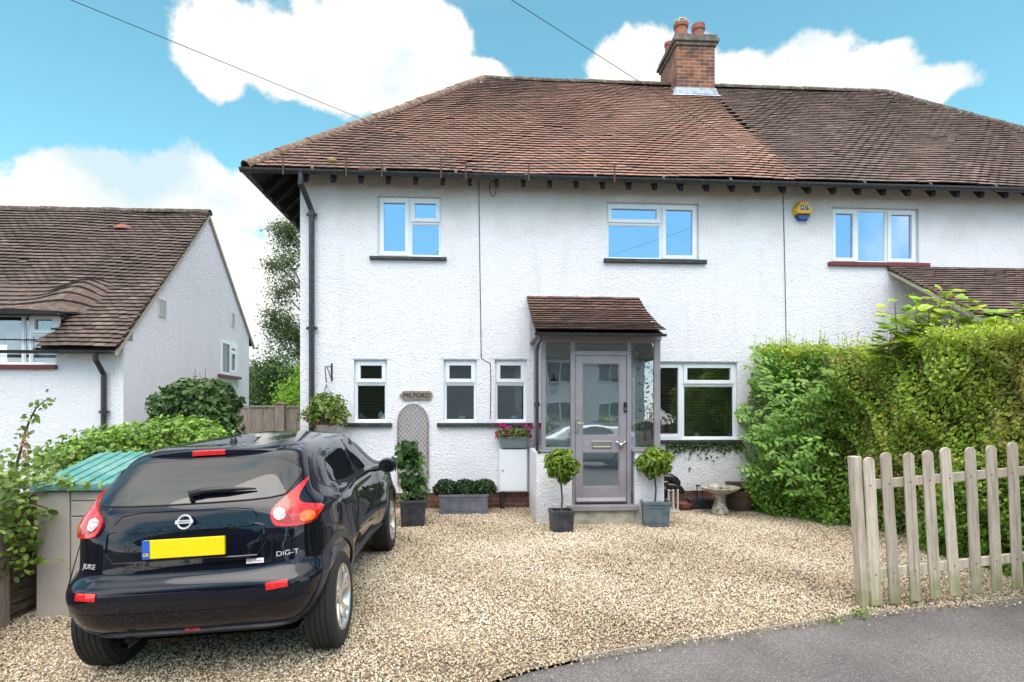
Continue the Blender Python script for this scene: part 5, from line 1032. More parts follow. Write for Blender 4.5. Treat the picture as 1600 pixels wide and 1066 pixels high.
p = at(400, 640, 22); tree('garden_tree', (p.x, 23, 0), 3.4, (0, 1.8, 1.6, 1.6), 9000, .13, 'birch leaf', 'bark', 'distant low green tree seen just right of the cottage gable', .12, lobes=40, cr=.4)
p = at(463, 640, 14); tree('garden_tree', (p.x+.15, 14, 0), 2.9, (0, 1.8, .42, 1.2), 9000, .075, 'lime leaf', 'bark', 'bright lime green tree at the left corner of the house', .06, lobes=30, cr=.2)

# ------------------------------------------------------------------ big hedge on the right
path = [(4.28, 8.85), (4.18, 8.5), (4.35, 8.05), (4.85, 7.5), (5.05, 6.6), (5.12, 5.4), (5.15, 4.2), (5.2, 3.2)]
path = [np.array(p) for p in path]; seg = [np.linalg.norm(b-a) for a, b in zip(path, path[1:])]; cum = np.concatenate([[0], np.cumsum(seg)])
def hpos(s):
    X = np.interp(s, cum, [p[0] for p in path]); Y = np.interp(s, cum, [p[1] for p in path]); return X, Y
def hnorm(s):
    a = hpos(s-.1); b = hpos(s+.1); dx, dy = b[0]-a[0], b[1]-a[1]; l_ = np.hypot(dx, dy)+1e-6; return dy/l_, -dx/l_
HT = lambda s: 2.44-.03*s+.07*np.sin(s*2.3)+.06*np.sin(s*5.1)+.035*np.sin(s*11.3)
def hbulge(s, z): return .11*np.sin(s*2.1+z*1.7)+.09*np.sin(s*4.7-z*3.9+1)+.06*np.sin(s*9.1+z*8.3)+.04*np.sin(s*17+z*13)
hd = empty('privet_hedge', (4.9, 6.5, 0), 'tall clipped privet hedge, green and brown, bounding the drive on the right', 'hedge'); off = np.array([4.9, 6.5, 0])
def hedge_pts(n_, depth=.12, zlo=0, zhi=1, slo=0, shi=None):
    s = rng.uniform(slo, shi or cum[-1], n_); z = rng.uniform(zlo, zhi, n_)**.95; H_ = HT(s); nx, ny = hnorm(s); X, Y = hpos(s)
    taper = .10*(z-.5)*-1; dep = rng.exponential(depth, n_)-hbulge(s, z*H_)+taper+np.where(z > .95, (z-.95)*1.2, 0)
    P_ = np.stack([X-nx*dep, Y-ny*dep, z*H_+g(5, 6)], 1); return P_, np.stack([nx, ny, np.full(n_, .15)], 1), s, z
# which way is outwards: towards the drive (-X)
a_, b_ = hnorm(np.array([4.0])); SG = -1 if a_[0] > 0 else 1
_h = hnorm
def hnorm(s):
    a, b = _h(s); return a*SG, b*SG
P_, O_, s, z = hedge_pts(66000, .14); dry = (np.sin(s*3.1+z*2)*.5+np.sin(s*1.3-z*5)*.4+(z-.45)*.7+rng.normal(0, .35, len(s))) > .62; dry &= (s > 1.2)
rn = np.clip(rng.normal(.4, .2, len(P_)), 0, 1); 
grn = ~dry & ((s+rng.normal(0, .9, len(s)) < 2.0) | (z+rng.normal(0, .12, len(s)) < .33) | (s+rng.normal(0, .4, len(s)) > 5.6)); yel = ~dry & ~grn
leaves('foliage', P_[grn]-off, O_[grn], .045, 'privet green', hd, wide=1.15, rnd=rn[grn], jit=.45); leaves('yellow_foliage', P_[yel]-off, O_[yel], .04, 'privet leaf', hd, wide=1.25, rnd=rn[yel], jit=.45); leaves('dry_foliage', P_[dry]-off, O_[dry], .04, 'privet dry', hd, wide=1.2, rnd=rn[dry])
# top surface
n_ = 16000; s = rng.uniform(0, cum[-1], n_); X, Y = hpos(s); nx, ny = hnorm(s); t = rng.uniform(0, 1.1, n_); P_ = np.stack([X-nx*t, Y-ny*t, HT(s)+g(5, 6)+rng.normal(0, .05, n_)+.05*np.sin(X*6)*np.sin(Y*5)], 1); leaves('top_foliage', P_-off, np.tile([0,0,1], (n_, 1)), .045, 'privet leaf', hd, wide=1.2)
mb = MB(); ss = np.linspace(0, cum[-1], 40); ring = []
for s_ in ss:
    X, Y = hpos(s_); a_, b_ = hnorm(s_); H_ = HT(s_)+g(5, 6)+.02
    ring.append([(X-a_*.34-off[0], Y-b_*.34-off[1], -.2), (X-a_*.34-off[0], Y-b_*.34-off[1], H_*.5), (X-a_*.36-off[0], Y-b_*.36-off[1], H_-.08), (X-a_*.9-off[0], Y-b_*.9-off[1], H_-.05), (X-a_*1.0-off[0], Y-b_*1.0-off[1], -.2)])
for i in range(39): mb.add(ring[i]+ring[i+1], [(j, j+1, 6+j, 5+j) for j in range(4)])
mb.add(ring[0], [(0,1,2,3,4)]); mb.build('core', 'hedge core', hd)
mb = MB()
P_, O_, s, z = hedge_pts(1500, .05, .15, 1.0, .8)
for i in range(len(P_)):
    a_ = Vector(P_[i]-off); d = Vector((random.uniform(-.4, .1), random.uniform(-.6, .6), random.uniform(-.3, .6))).normalized()*random.uniform(.08, .25); mb.tube([a_-d*.5, a_+d*.5], [.0035, .002], 3, cap=False)
mb.build('twigs', 'twig', hd)
n_ = 420; s = rng.uniform(0, cum[-1], n_); X, Y = hpos(s); a_, b_ = hnorm(s); mb = MB(); tp = []
for i in range(n_):
    x0, y0 = X[i]-a_[i]*random.uniform(.05, .5), Y[i]-b_[i]*random.uniform(.05, .5); z0 = HT(s[i])+g(5, 6)-.05; hh = random.uniform(.05, .24)*(1.4 if s[i] < 1.8 else .9); q_ = Vector((x0+random.uniform(-.05, .05), y0, z0+hh)); p = Vector((x0, y0, z0)); mb.tube([p-Vector(off), q_-Vector(off)], [.003, .0015], 3, cap=False)
    for t in np.linspace(.2, 1, 7): tp.append(np.array(p.lerp(q_, t))+rng.normal(0, .008, 3))
mb.build('top_shoots', 'twig', hd); tp = np.array(tp); leaves('shoot_leaves', tp-off, rand_dirs(len(tp)), .035, 'privet leaf', hd, wide=1.2, rnd=rng.uniform(.4, .9, len(tp)))
# elder growing through the hedge end: compound leaves
def compound(name, centres, dirs, m, e_, off, L_=.2, lf=.085, pairs=3):
    P_, O_, D_ = [], [], []
    for c, d in zip(centres, dirs):
        d = Vector(d).normalized(); side = d.cross(Vector((0,-.3,1))).normalized()
        for k in range(pairs):
            for s in (-1, 1):
                b_ = Vector(c)+d*(L_*(k+.5)/pairs); P_.append(b_); D_.append((side*s+d*.5).normalized())
        P_.append(Vector(c)+d*L_); D_.append(d)
    P_ = np.array(P_); D_ = np.array(D_); n_ = len(P_); nn = nrm(np.tile([-.25, -.55, .6], (n_, 1))+rng.normal(0, .25, (n_, 3))); d = nrm(D_-nn*(D_*nn).sum(1)[:, None]); x_ = np.cross(d, nn); sz = lf*rng.uniform(.7, 1.2, n_)
    Rm = np.stack([x_*(sz*.95)[:, None], d*sz[:, None], nn*sz[:, None]], axis=2); return inst(name, LEAF_V, LEAF_F, Rm, P_-off, np.clip(rng.normal(.5, .22, n_), 0, 1), m, e_)
el = empty('elder_bush', (4.3, 8.1, 0), 'bright green elder with pointed leaflets growing from the hedge end', 'shrub'); off = np.array([4.3, 8.1, 0]); C_, D_ = [], []; mb = MB()
for px0, py0, px1, py1, Y in ((1240,720,1190,600,7.75),(1245,740,1215,640,7.65),(1250,760,1235,690,7.55),(1230,700,1170,650,7.85),(1240,620,1250,565,7.9),(1235,720,1180,690,7.75),(1250,700,1270,600,7.5),(1230,640,1200,570,8.0),(1250,780,1240,730,7.45),(1245,650,1225,600,7.75),(1238,690,1205,665,7.7),(1265,690,1290,620,7.45),(1262,760,1268,690,7.4),(1225,760,1190,720,7.8),(1215,620,1180,560,8.1),(1280,640,1300,580,7.3),(1205,680,1172,640,8.0)):
    a_, b_ = at(px0, py0, Y+.25), at(px1, py1, Y-.05); mb.tube([a_-Vector(off), a_.lerp(b_, .5)-Vector(off)+Vector((0,0,.05)), b_-Vector(off)], [.01,.007,.003], 5)
    for t in np.linspace(.2, 1, 11): c = a_.lerp(b_, t); th = random.uniform(-.6, PI+.6); C_.append(c+Vector(rng.normal(0, .05, 3))); D_.append((math.cos(th), -.3, math.sin(th)*.5-.25))
mb.build('stem', 'twig', el); compound('foliage', C_, D_, 'elder leaf', el, off, L_=.22, lf=.088)
# sycamore shoots behind the hedge
def shoots(label, specs, Y, m='sycamore leaf', name='sycamore_sapling'):
    e_ = empty(name, (at(specs[0][0], 500, Y).x, Y, 0), label, 'sapling'); off = np.array(e_.location); mb = MB(); P_, D_ = [], []
    for (x0, y0, x1, y1) in specs:
        a_, b_ = at(x0, y0, Y), at(x1, y1, Y+random.uniform(-.2, .2)); mb.tube([a_-Vector(off), b_-Vector(off)], [.01, .004], 5)
        for t in np.linspace(.15, 1, 10):
            for s in (-1, 1):
                c = a_.lerp(b_, t)+Vector((s*random.uniform(.05, .16)*(1.2-t*.5), random.uniform(-.12, .12), random.uniform(.0, .07)))
                mb.tube([a_.lerp(b_, t)-Vector(off), c-Vector(off)], [.003,.002], 3, cap=False)
                for k in range(5):
                    th = (k-2)*.62; dd = Vector((s, random.uniform(-.3, .3), .05)).normalized(); pd = Vector((dd.x*math.cos(th)-dd.y*math.sin(th), dd.x*math.sin(th)+dd.y*math.cos(th), -.12)); P_.append(np.array(c)); D_.append(np.array(pd)*(1.0 if k == 2 else .82 if k in (1, 3) else .6))
    mb.build('stem', 'twig', e_); P_ = np.array(P_); D_ = np.array(D_); n_ = len(P_); sz = np.repeat(rng.uniform(.10, .17, n_//5), 5)*np.linalg.norm(D_, axis=1); tl = np.repeat(rng.normal(0, .3, (n_//5, 3)), 5, 0); nn = nrm(np.tile([0, -.35, 1], (n_, 1))+tl); d = nrm(D_-nn*(D_*nn).sum(1)[:, None]); x_ = np.cross(d, nn)
    Rm = np.stack([x_*(sz*1.3)[:, None], d*sz[:, None], nn*sz[:, None]], axis=2); inst('foliage', LEAF_V, LEAF_F, Rm, P_-off, np.clip(np.repeat(rng.normal(.5, .25, n_//5), 5), 0, 1), m, e_)
shoots('yellow green sycamore sapling rising above the hedge against the white wall', [(1405,560,1398,475),(1430,560,1432,480),(1462,560,1470,462),(1480,560,1492,455),(1500,560,1520,490),(1445,560,1450,500),(1415,570,1410,510),(1385,570,1392,525),(1470,570,1465,510),(1515,570,1545,505),(1440,570,1420,500),(1455,570,1450,468),(1488,570,1505,470),(1525,570,1530,515),(1400,570,1380,540),(1475,575,1485,530),(1430,575,1440,535)], 6.7)
shoots('yellow green sycamore sapling at the right edge above the hedge', [(1570,560,1580,488),(1590,560,1600,482),(1610,560,1620,490),(1560,560,1558,510)], 6.2)

# ------------------------------------------------------------------ picket fence section
fa, fb = atG(1340, 951), atG(1590, 938); dirv = Vector((fb.x-fa.x, fb.y-fa.y, 0)); rz_ = math.atan2(dirv.y, dirv.x); Lf = dirv.length
pk = empty('picket_fence', fa, 'weathered round topped wooden picket fence leaning left beside the tarmac', 'picket fence', rz=rz_); pk.rotation_euler = (0, R(-3.6), rz_)
hp = (951-712)/(FPX/ (fa.dot(FW)))
slp_z = (fb.z-fa.z)/Lf
def picket(x_, w_, h, y_=-.012, t_=.018, top=True, z0=0):
    k = 8; poly = [(-w_/2, z0), (w_/2, z0), (w_/2, h-w_*.42)]+[(w_/2*math.cos(a_), h-w_*.42+w_*.42*math.sin(a_)) for a_ in np.linspace(.2, PI-.2, k)]+[(-w_/2, h-w_*.42)]
    mb = MB(); M_ = Matrix.Translation((x_, 0, 0)) @ Matrix.Rotation(R(random.uniform(-1.1, 1.1)), 4, 'Y'); mb.prism(poly, y_-t_, y_, 'y', M_); return mb
tops = [1342, 1358, 1387, 1419, 1450, 1481, 1514, 1546, 1578, 1610, 1642]
def xloc(px):
    d = ray(px, 820); # intersection with the fence line in plan
    A_ = np.array([[d.x, -dirv.x/Lf], [d.y, -dirv.y/Lf]]); t = np.linalg.solve(A_, np.array([fa.x, fa.y])); return t[1]
for i, px in enumerate(tops[1:]):
    x_ = xloc(px+9); hgt = hp*(1.0 if i else .985)+.01*math.sin(i*2); o = picket(x_, .098, hgt+slp_z*x_+.0, z0=slp_z*x_+.015).build('picket', 'picket wood', pk, bevel=.004)
mb = MB(); mb.box(xloc(1342+12)-.04, xloc(1342+12)+.03, -.005, .075, -.15, hp-.01); mb.build('post', 'picket wood', pk, bevel=.006)
for f_ in (.80, .215):
    mb = MB(); mb.add([(x_, y_, slp_z*x_+hp*f_+dz_) for x_ in (xloc(1374), xloc(1660)) for y_ in (-.0105, .025) for dz_ in (-.038, .038)], [(0,1,3,2),(4,6,7,5),(0,4,5,1),(2,3,7,6),(1,5,7,3),(0,2,6,4)]); mb.build('rail', 'picket wood', pk, bevel=.003)
mb = MB()
for px in tops[1:]:
    for f_ in (.80, .215): x_ = xloc(px+9); mb.ball((x_, -.0305, hp*f_+slp_z*x_), .006, 6)
mb.build('nail', 'rust', pk)
# weeds at the board
for k, (px, py, n_, sz, lab) in enumerate(((1345,962,60,.03,'small tuft of weeds at the foot of the fence post'),(1300,972,40,.025,'yellow green weed tuft left of the fence post by the board'),(1062,1008,20,.02,'tiny weed tuft along the middle of the edging board'),(1460,868,45,.04,'green weed growing in gravel behind the pickets'))):
    p = atG(px, py); P_ = rng.normal(size=(n_, 3))*np.array([.05,.03,.02])+np.array([0, 0, .02]); o = leaves('weed', P_, rand_dirs(n_), sz, 'fuchsia leaf', None, wide=.9); o.location = p; tag(o, lab, 'weed')

# ------------------------------------------------------------------ the car
mat('car paint', (.0025,.003,.010), .35, metal=.0, coat=1, spec=.08); mat('satin trim', (.022,.024,.034), .38); mat('car window', (.006,.008,.012), .02, spec=.8)
mat('tyre', (.018,.018,.019), .75, bump=.002, bscale=90); mat('alloy', (.62,.6,.58), .28, metal=.9); mat('under', (.006,.006,.006), 1, spec=0); mat('silver paint', (.5,.52,.55), .3, metal=.7, coat=1)
mat('lamp red', (.6,.008,.012), .12, coat=1, col2=(.75,.05,.04), nscale=30, noise_amt=.4); mat('lamp dark', (.3,.004,.01), .15, coat=1, col2=(.6,.05,.06), nscale=120); mat('lamp orange', (.85,.2,.04), .15, coat=1); mat('lamp clear', (.75,.7,.72), .12, coat=1, col2=(.45,.3,.3), nscale=40)
mat('plate yellow', (.85,.62,.0), .4); mat('plate blue', (.02,.1,.5), .4); mat('badge silver', (.62,.63,.66), .35, metal=.3); mat('chrome', (.75,.76,.78), .12, metal=1); mat('sticker red', (.5,.02,.04), .5)
CAR_T = [(.29,.66,-.34,3.05,8.5),(.33,.74,-.45,3.18,8.5),(.40,.82,-.53,3.27,8.5),(.50,.862,-.565,3.34,8.5),(.60,.883,-.575,3.36,8.5),(.655,.878,-.56,3.35,8.5),(.685,.868,-.515,3.34,6.8),(.78,.865,-.50,3.31,6.8),(.90,.868,-.485,3.22,6.8),(.97,.862,-.465,3.05,6.8),
         (1.02,.83,-.45,2.72,6.8),(1.07,.79,-.43,2.4,6.8),(1.14,.755,-.38,2.22,6.8),(1.25,.705,-.275,2.02,6.2),(1.33,.665,-.17,1.84,6.2),(1.385,.625,-.08,1.68,6.8),(1.415,.58,.0,1.56,4),(1.44,.48,.3,1.42,4.5),(1.458,.35,.6,1.32,3),(1.470,.18,.85,1.2,2.6),(1.474,.03,1.0,1.1,2.2)]
def car_body(T, pinch=.045, ax=(0, 2.53), nsl=90, nph=200):
    T = np.array(T); 
    # resample along arclength of the rear profile so the nearly flat roof gets slices too
    s = np.concatenate([[0], np.cumsum(np.hypot(np.diff(T[:, 0]), .6*np.diff(T[:, 1])+.25*np.abs(np.diff(T[:, 2])))+1e-4)]); u = np.linspace(0, s[-1], nsl)
    A = np.stack([np.interp(u, s, T[:, k]) for k in range(5)], 1); 
    for _ in range(5): B_ = A.copy(); B_[1:-1] = .25*A[:-2]+.5*A[1:-1]+.25*A[2:]; A = B_
    V = []
    for (z, w_, yr, yf, n_) in A:
        t = np.linspace(0, 2*PI, 1200, endpoint=False)-PI/2; c, q = np.cos(t), np.sin(t); yc, a = (yr+yf)/2, (yf-yr)/2
        x = w_*np.sign(c)*np.abs(c)**(2/n_); y = yc+a*np.sign(q)*np.abs(q)**(2/n_)
        x2 = np.append(x, x[0]); y2 = np.append(y, y[0]); L_ = np.concatenate([[0], np.cumsum(np.hypot(np.diff(x2), np.diff(y2)))]); uu = np.linspace(0, L_[-1], nph, endpoint=False)
        x, y = np.interp(uu, L_, x2), np.interp(uu, L_, y2)
        door = np.exp(-((y-1.28)/.62)**4); k = np.clip((z-.30)/.1, 0, 1)*np.clip((1.03-z)/.08, 0, 1); x = x-np.sign(x)*np.abs(x/w_)**3*pinch*door*k
        # haunches over the wheels, crease along the doors
        for ya in ax:
            r_ = np.hypot(y-ya, (z-.334)*1.0); x = x+np.sign(x)*np.abs(x/w_)**3*.012*np.exp(-((r_-.46)/.1)**2)
            x = x+np.sign(x)*np.abs(x/w_)**3*.03*np.exp(-((z-1.03)/.06)**2)*np.exp(-((y-ya-.08)/.45)**2)
        roofsag = 0
        V += [(a_, b_, z) for a_, b_ in zip(x, y)]
    F = [(i*nph+j, i*nph+(j+1) % nph, (i+1)*nph+(j+1) % nph, (i+1)*nph+j) for i in range(nsl-1) for j in range(nph)]
    F.append(tuple(range(nph-1, -1, -1))); F.append(tuple((nsl-1)*nph+j for j in range(nph))); return V, F
def wheel(parent, x, y, side, r_=.334, rim='alloy'):
    e_ = bpy.data.objects.new('wheel', None); COL.objects.link(e_); e_.parent = parent; e_.location = (x, y, r_); e_.empty_display_size = .1
    M_ = Matrix.Scale(side, 4, (1,0,0)); w_ = .108; mb = MB()
    pf = [(.215,-w_+.01),(.235,-w_),(r_*.9,-w_),(r_*.975,-w_*.8)]+[p for k in range(-2, 3) for p in ((r_, (k-.42)*.038), (r_, (k+.42)*.038), (r_-.010, (k+.44)*.038), (r_-.010, (k+.56)*.038))][:-2]+[(r_*.975,w_*.8),(r_*.9,w_),(.262,w_+.004),(.235,w_),(.222,w_-.012),(.215,w_-.02)]
    mb.lathe(pf, 72, M_, axis='x'); mb.build('tyre', 'tyre', e_, smooth=False); smooth_angle(bpy.context.scene.objects[-1] if 0 else e_.children[0], 35)
    mb = MB(); mb.lathe([(.226,w_-.004),(.218,w_+.002),(.207,w_-.006),(.197,w_-.04),(.19,-.03),(.19,-w_)], 60, M_, axis='x')
    for k in range(5):
        for dv in (-.115, .115):
            a0 = k*2*PI/5+PI/2; R_ = M_ @ Matrix.Rotation(a0, 4, 'X')
            # spoke from hub to rim; in the wheel plane (y,z), thickness in x
            def P(rr, aa, xx): return Vector((xx, rr*math.cos(aa), rr*math.sin(aa)))
            vs = []
            for rr, aa, hw, x0, x1 in ((.045, dv*1.0, .018, .045, .075), (.12, dv*.95, .014, .06, .088), (.204, dv*1.6, .017, .07, .1)):
                c_ = P(rr, aa, 0); t_ = Vector((0, -math.sin(aa), math.cos(aa)))*hw; vs += [c_-t_+Vector((x0,0,0)), c_+t_+Vector((x0,0,0)), c_+t_*.7+Vector((x1,0,0)), c_-t_*.7+Vector((x1,0,0))]
            mb.add([R_ @ v for v in vs], [(i*4+j, i*4+(j+1) % 4, i*4+4+(j+1) % 4, i*4+4+j) for i in (0, 1) for j in range(4)]+[(3,2,1,0),(8,9,10,11)])
    mb.lathe([(.062,.04),(.058,.082),(.03,.09),(.001,.091)], 24, M_, axis='x'); o = mb.build('rim', rim, e_); smooth_angle(o, 40)
    mb = MB(); mb.lathe([(.001,-.01),(.19,-.01),(.19,-.0)], 40, M_, axis='x'); mb.lathe([(.02,.0),(.14,.0),(.14,.02),(.02,.02)], 32, M_, axis='x'); mb.build('brake_disc', 'under', e_)
    return e_
def make_car(name, loc, eul, T, paint, label, cat, kx=1.0):
    e_ = empty(name, loc, label, cat); e_.rotation_euler = eul; e_.scale = (kx, 1, 1); Mw = Matrix.Translation(loc) @ eul.to_matrix().to_4x4() @ Matrix.Diagonal((kx, 1, 1, 1)); V, F = car_body(T)
    mb = MB(); mb.v = V; mb.f = F; bo = mb.build('body', paint, e_, smooth=True); bvh = BVHTree.FromPolygons([Vector(v) for v in V], F)
    bo.data.materials.append(MAT['under'])
    for ya in (0, 2.53):
        for s in (-1, 1):
            c = MB(); c.lathe([(.001,-.2),(.378,-.2),(.378,.3),(.001,.3)], 56, Matrix.Translation((s*.78, ya, .36)), axis='x'); co_ = c.build('cut', 'under'); 
            md = bo.modifiers.new('arch', 'BOOLEAN'); md.object = co_; md.operation = 'DIFFERENCE'; md.solver = 'EXACT'; md.material_mode = 'TRANSFER'
    dg = bpy.context.evaluated_depsgraph_get(); me = bpy.data.meshes.new_from_object(bo.evaluated_get(dg))
    for md in list(bo.modifiers): bpy.data.objects.remove(md.object)
    bo.modifiers.clear(); bo.data = me; smooth_angle(bo, 38)
    for ya in (0, 2.53):
        for s in (-1, 1): wheel(e_, s*.775, ya, s)
    mb = MB(); mb.box(-.62, .62, -.3, 2.95, .24, .33); mb.build('underbody', 'under', e_)
    return e_, Mw, bvh
def densify(poly, h):
    out = []
    for i in range(len(poly)):
        a, b = Vector(poly[i]), Vector(poly[(i+1) % len(poly)]); n_ = max(1, int((b-a).length/h)); out += [a.lerp(b, k/n_) for k in range(n_)]
    return out
def round_poly(poly, it=2):
    P_ = [Vector(p) for p in poly]
    for _ in range(it):
        Q = []
        for i in range(len(P_)): a, b = P_[i], P_[(i+1) % len(P_)]; Q += [a.lerp(b, .25), a.lerp(b, .75)]
        P_ = Q
    return P_
def patch(name, poly, proj, h, off, m, parent, th=.012, rnd_=2, mirror=(1,), dome=0):
    """poly: 2D outline; proj(p)->(co, normal) on the body in local space"""
    if rnd_: poly = round_poly(poly, rnd_)
    b_ = densify(poly, h); n_ = len(b_); pts = list(b_); xs = [p.x for p in b_]; ys = [p.y for p in b_]; x = min(xs)+h*.5
    while x < max(xs):
        y = min(ys)+h*.5
        while y < max(ys): pts.append(Vector((x, y))); y += h
        x += h
    v, ed, f, *_ = delaunay_2d_cdt(pts, [(i, (i+1) % n_) for i in range(n_)], [list(range(n_))], 1, 1e-6)
    H_ = [proj(p) for p in v]; out = []
    ec = {}
    for t in f:
        for i in range(len(t)): k = tuple(sorted((t[i], t[(i+1) % len(t)]))); ec[k] = ec.get(k, 0)+1
    bd = [k for k, c in ec.items() if c == 1]; N_ = len(v)
    for s in mirror:
        mb = MB(); S_ = Vector((s, 1, 1)); vs = [(c+nn*off)*S_ for c, nn in H_]+[(c-nn*th)*S_ for c, nn in H_]
        mb.add(vs, [tuple(t) for t in f]+[(a, b, N_+b, N_+a) for a, b in bd]); o = mb.build(name, m, parent); smooth_angle(o, 50); out.append(o)
    return out if len(out) > 1 else out[0]
RY = 4.10; cxr = -1.728
cloc = Vector((cxr, RY, -.172)); ceul = Euler((R(1.4), R(-2.8), R(.7)), 'XYZ')
car, CM, BV = make_car('parked_car', cloc, ceul, CAR_T, 'car paint', 'glossy black compact crossover car parked on the gravel, seen from behind', 'car', .915)
CI = CM.inverted(); EYL = CI @ Vector((0, 0, EYE))
def phit(p):
    d = (CI.to_3x3() @ ray(p[0], p[1])).normalized(); co, n_, i_, ds = BV.ray_cast(EYL, d)
    if co is None: # outside the silhouette: nearest surface
        q_ = EYL+d*3.6; co, n_, i_, ds = BV.find_nearest(q_)
    if n_.dot(d) > 0: n_ = -n_
    return co, n_
def rear(p):
    co, n_, *_ = BV.ray_cast(Vector((p[0], -3, p[1])), Vector((0, 1, 0)))
    if co is None: co, n_, *_ = BV.find_nearest(Vector((p[0], -.6, p[1])))
    return co, (n_ if n_.y < 0 else -n_)
def side(p):
    co, n_, *_ = BV.ray_cast(Vector((3, p[0], p[1])), Vector((-1, 0, 0)))
    if co is None: co, n_, *_ = BV.find_nearest(Vector((.8, p[0], p[1])))
    return co, (n_ if n_.x > 0 else -n_)
def seam(pts, proj, mirror=(1,), r_=.0035, sink=.0015, m='under', name='panel_gap'):
    Q = [proj(p) for p in [tuple(Vector(pts[i]).lerp(Vector(pts[i+1]), k/8)) for i in range(len(pts)-1) for k in range(8)]+[tuple(pts[-1])]]
    for s in mirror: mb = MB(); mb.tube([(c-n_*sink)*Vector((s,1,1)) for c, n_ in Q], r_, 5); mb.build(name, m, car)
c3 = lambda L_: [(90+x/3.404, 660+y/3.404) for x, y in L_]; cw = lambda L_: [(420+x/2.667, 640+y/2.667) for x, y in L_]
# rear screen
half = [phit(p)[0] for p in c3([(730,428),(1190,402),(1240,350),(1300,272),(1290,240),(1240,205),(1120,180),(860,172)])]
hp_ = [(max(0, q.x), q.z) for q in half]; full = hp_[1:-1]+[(-x, z) for x, z in hp_[1:-1][::-1]]
patch('rear_window', full, rear, .03, .004, 'car window', car, th=.02, rnd_=2)
full_c = [tuple(p) for p in round_poly(full, 2)]; seam(full_c+[full_c[0]], rear, r_=.006, sink=-.001, m='glass edge', name='window_seal')
# spoiler with brake lamp
SW = .60; secs = []; mb = MB(); NX = 33
for i in range(NX):
    x = -SW+2*SW*i/(NX-1); t = abs(x/SW); ze = 1.413-.028*t**2-.055*t**5; ye = -.10+.05*t**2+.10*t**6
    rt = BV.ray_cast(Vector((x, ye+.30, 3)), Vector((0, 0, -1)))[0]; zt5 = rt.z if rt else ze
    mb.v += [(x, ye+.30, zt5+.003), (x, ye+.15, max(zt5-.004, ze+.004)), (x, ye+.02, ze+.002), (x, ye, ze-.006), (x, ye+.006, ze-.036), (x, ye+.03, ze-.046), (x, ye+.16, ze-.05), (x, ye+.30, ze-.05)]
mb.f = [(i*8+j, i*8+(j+1) % 8, i*8+8+(j+1) % 8, i*8+8+j) for i in range(NX-1) for j in range(8)]+[tuple(range(7, -1, -1)), tuple((NX-1)*8+j for j in range(8))]
so2 = mb.build('spoiler', 'car paint', car); smooth_angle(so2, 50)
mb = MB()
for i in range(9):
    x = -.115+.23*i/8; ze = 1.413-.028*(x/SW)**2; ye = -.10; mb.v += [(x, ye-.006, ze-.008), (x, ye-.006, ze-.036), (x, ye+.01, ze-.04), (x, ye+.01, ze-.002)]
mb.f = [(i*4+j, i*4+(j+1) % 4, i*4+4+(j+1) % 4, i*4+4+j) for i in range(8) for j in range(4)]+[(3,2,1,0), (32,33,34,35)]; mb.build('brake_lamp', 'lamp red', car)
# tail lamps
lampo = c3([(1332,286),(1272,345),(1205,405),(1148,455),(1131,492),(1142,532),(1168,558),(1290,548),(1355,525),(1395,470),(1416,436),(1340,437),(1292,432),(1276,412),(1284,380),(1322,318)])
patch('tail_lamp', lampo, phit, 3.0, .018, 'lamp red', car, mirror=(1, -1), rnd_=1)
tl = [o for o in car.children if o.name.startswith('tail_lamp')]
for o_, s in zip(tl, (1, -1)):
    patch('clear_lens', [(436.8+9.5*math.cos(t), 804+9.5*math.sin(t)) for t in np.linspace(0, 2*PI, 20, endpoint=False)], phit, 2.5, .026, 'lamp clear', o_, mirror=(s,), rnd_=0)
    patch('inner_lens', c3([(1222,470),(1275,474),(1276,530),(1185,534),(1196,520),(1216,500)]), phit, 2.5, .0215, 'lamp dark', o_, mirror=(s,), rnd_=1)
    patch('orange_lens', c3([(1283,478),(1352,470),(1362,492),(1345,520),(1283,532)]), phit, 2.5, .022, 'lamp orange', o_, mirror=(s,), rnd_=1)
# number plate
pc = phit((284, 855))[0]; Mp = Matrix.Translation((0, pc.y-.022, pc.z)) @ Matrix.Rotation(R(-6), 4, 'X')
mb = MB(); mb.box(-.26, .26, 0, .02, -.0555, .0555, Mp); pl_ = mb.build('number_plate', 'plate yellow', car, bevel=.004); mb = MB(); mb.box(-.2595, -.212, -.003, -.0005, -.055, .055, Mp); mb.build('plate_band', 'plate blue', pl_); text('lettering', 'GB', .028, 'plate yellow', pl_, Mp @ Matrix.Translation((-.236, -.0045, -.03)) @ FRONT)
# handle bar moulding above plate and lip below it
pw_ = [phit(p)[0] for p in c3([(1000,552),(1010,560),(1012,705),(1000,722)])]
zt1_, zb1_ = pw_[0].z, pw_[2].z
ring_ = lambda L_, r__: seam(L_+[L_[0]], rear, r_=r__, sink=-.001, m='car paint', name='recess_edge')
ring_([(-.50,zt1_+.0),(-.46,zt1_+.012),(.46,zt1_+.012),(.50,zt1_+.0),(.505,zb1_+.06),(.46,zb1_-.004),(-.46,zb1_-.004),(-.505,zb1_+.06)], .006)
patch('plate_panel', [(-.46, zt1_), (.46, zt1_), (.47, zb1_+.03), (.43, zb1_), (-.43, zb1_), (-.47, zb1_+.03)], rear, .03, .003, 'car paint', car, th=.01, rnd_=1)
patch('tailgate_lip', [(-.45, zb1_-.002), (.45, zb1_-.002), (.46, zb1_-.028), (-.46, zb1_-.028)], rear, .02, .022, 'car paint', car, rnd_=1)
patch('tailgate_handle', [(-.44, zt1_+.02), (.44, zt1_+.02), (.43, zt1_-.004), (-.43, zt1_-.004)], rear, .02, .018, 'car paint', car, rnd_=1)
zg1, zg0 = zt1_+.11, phit((282, 893))[0].z
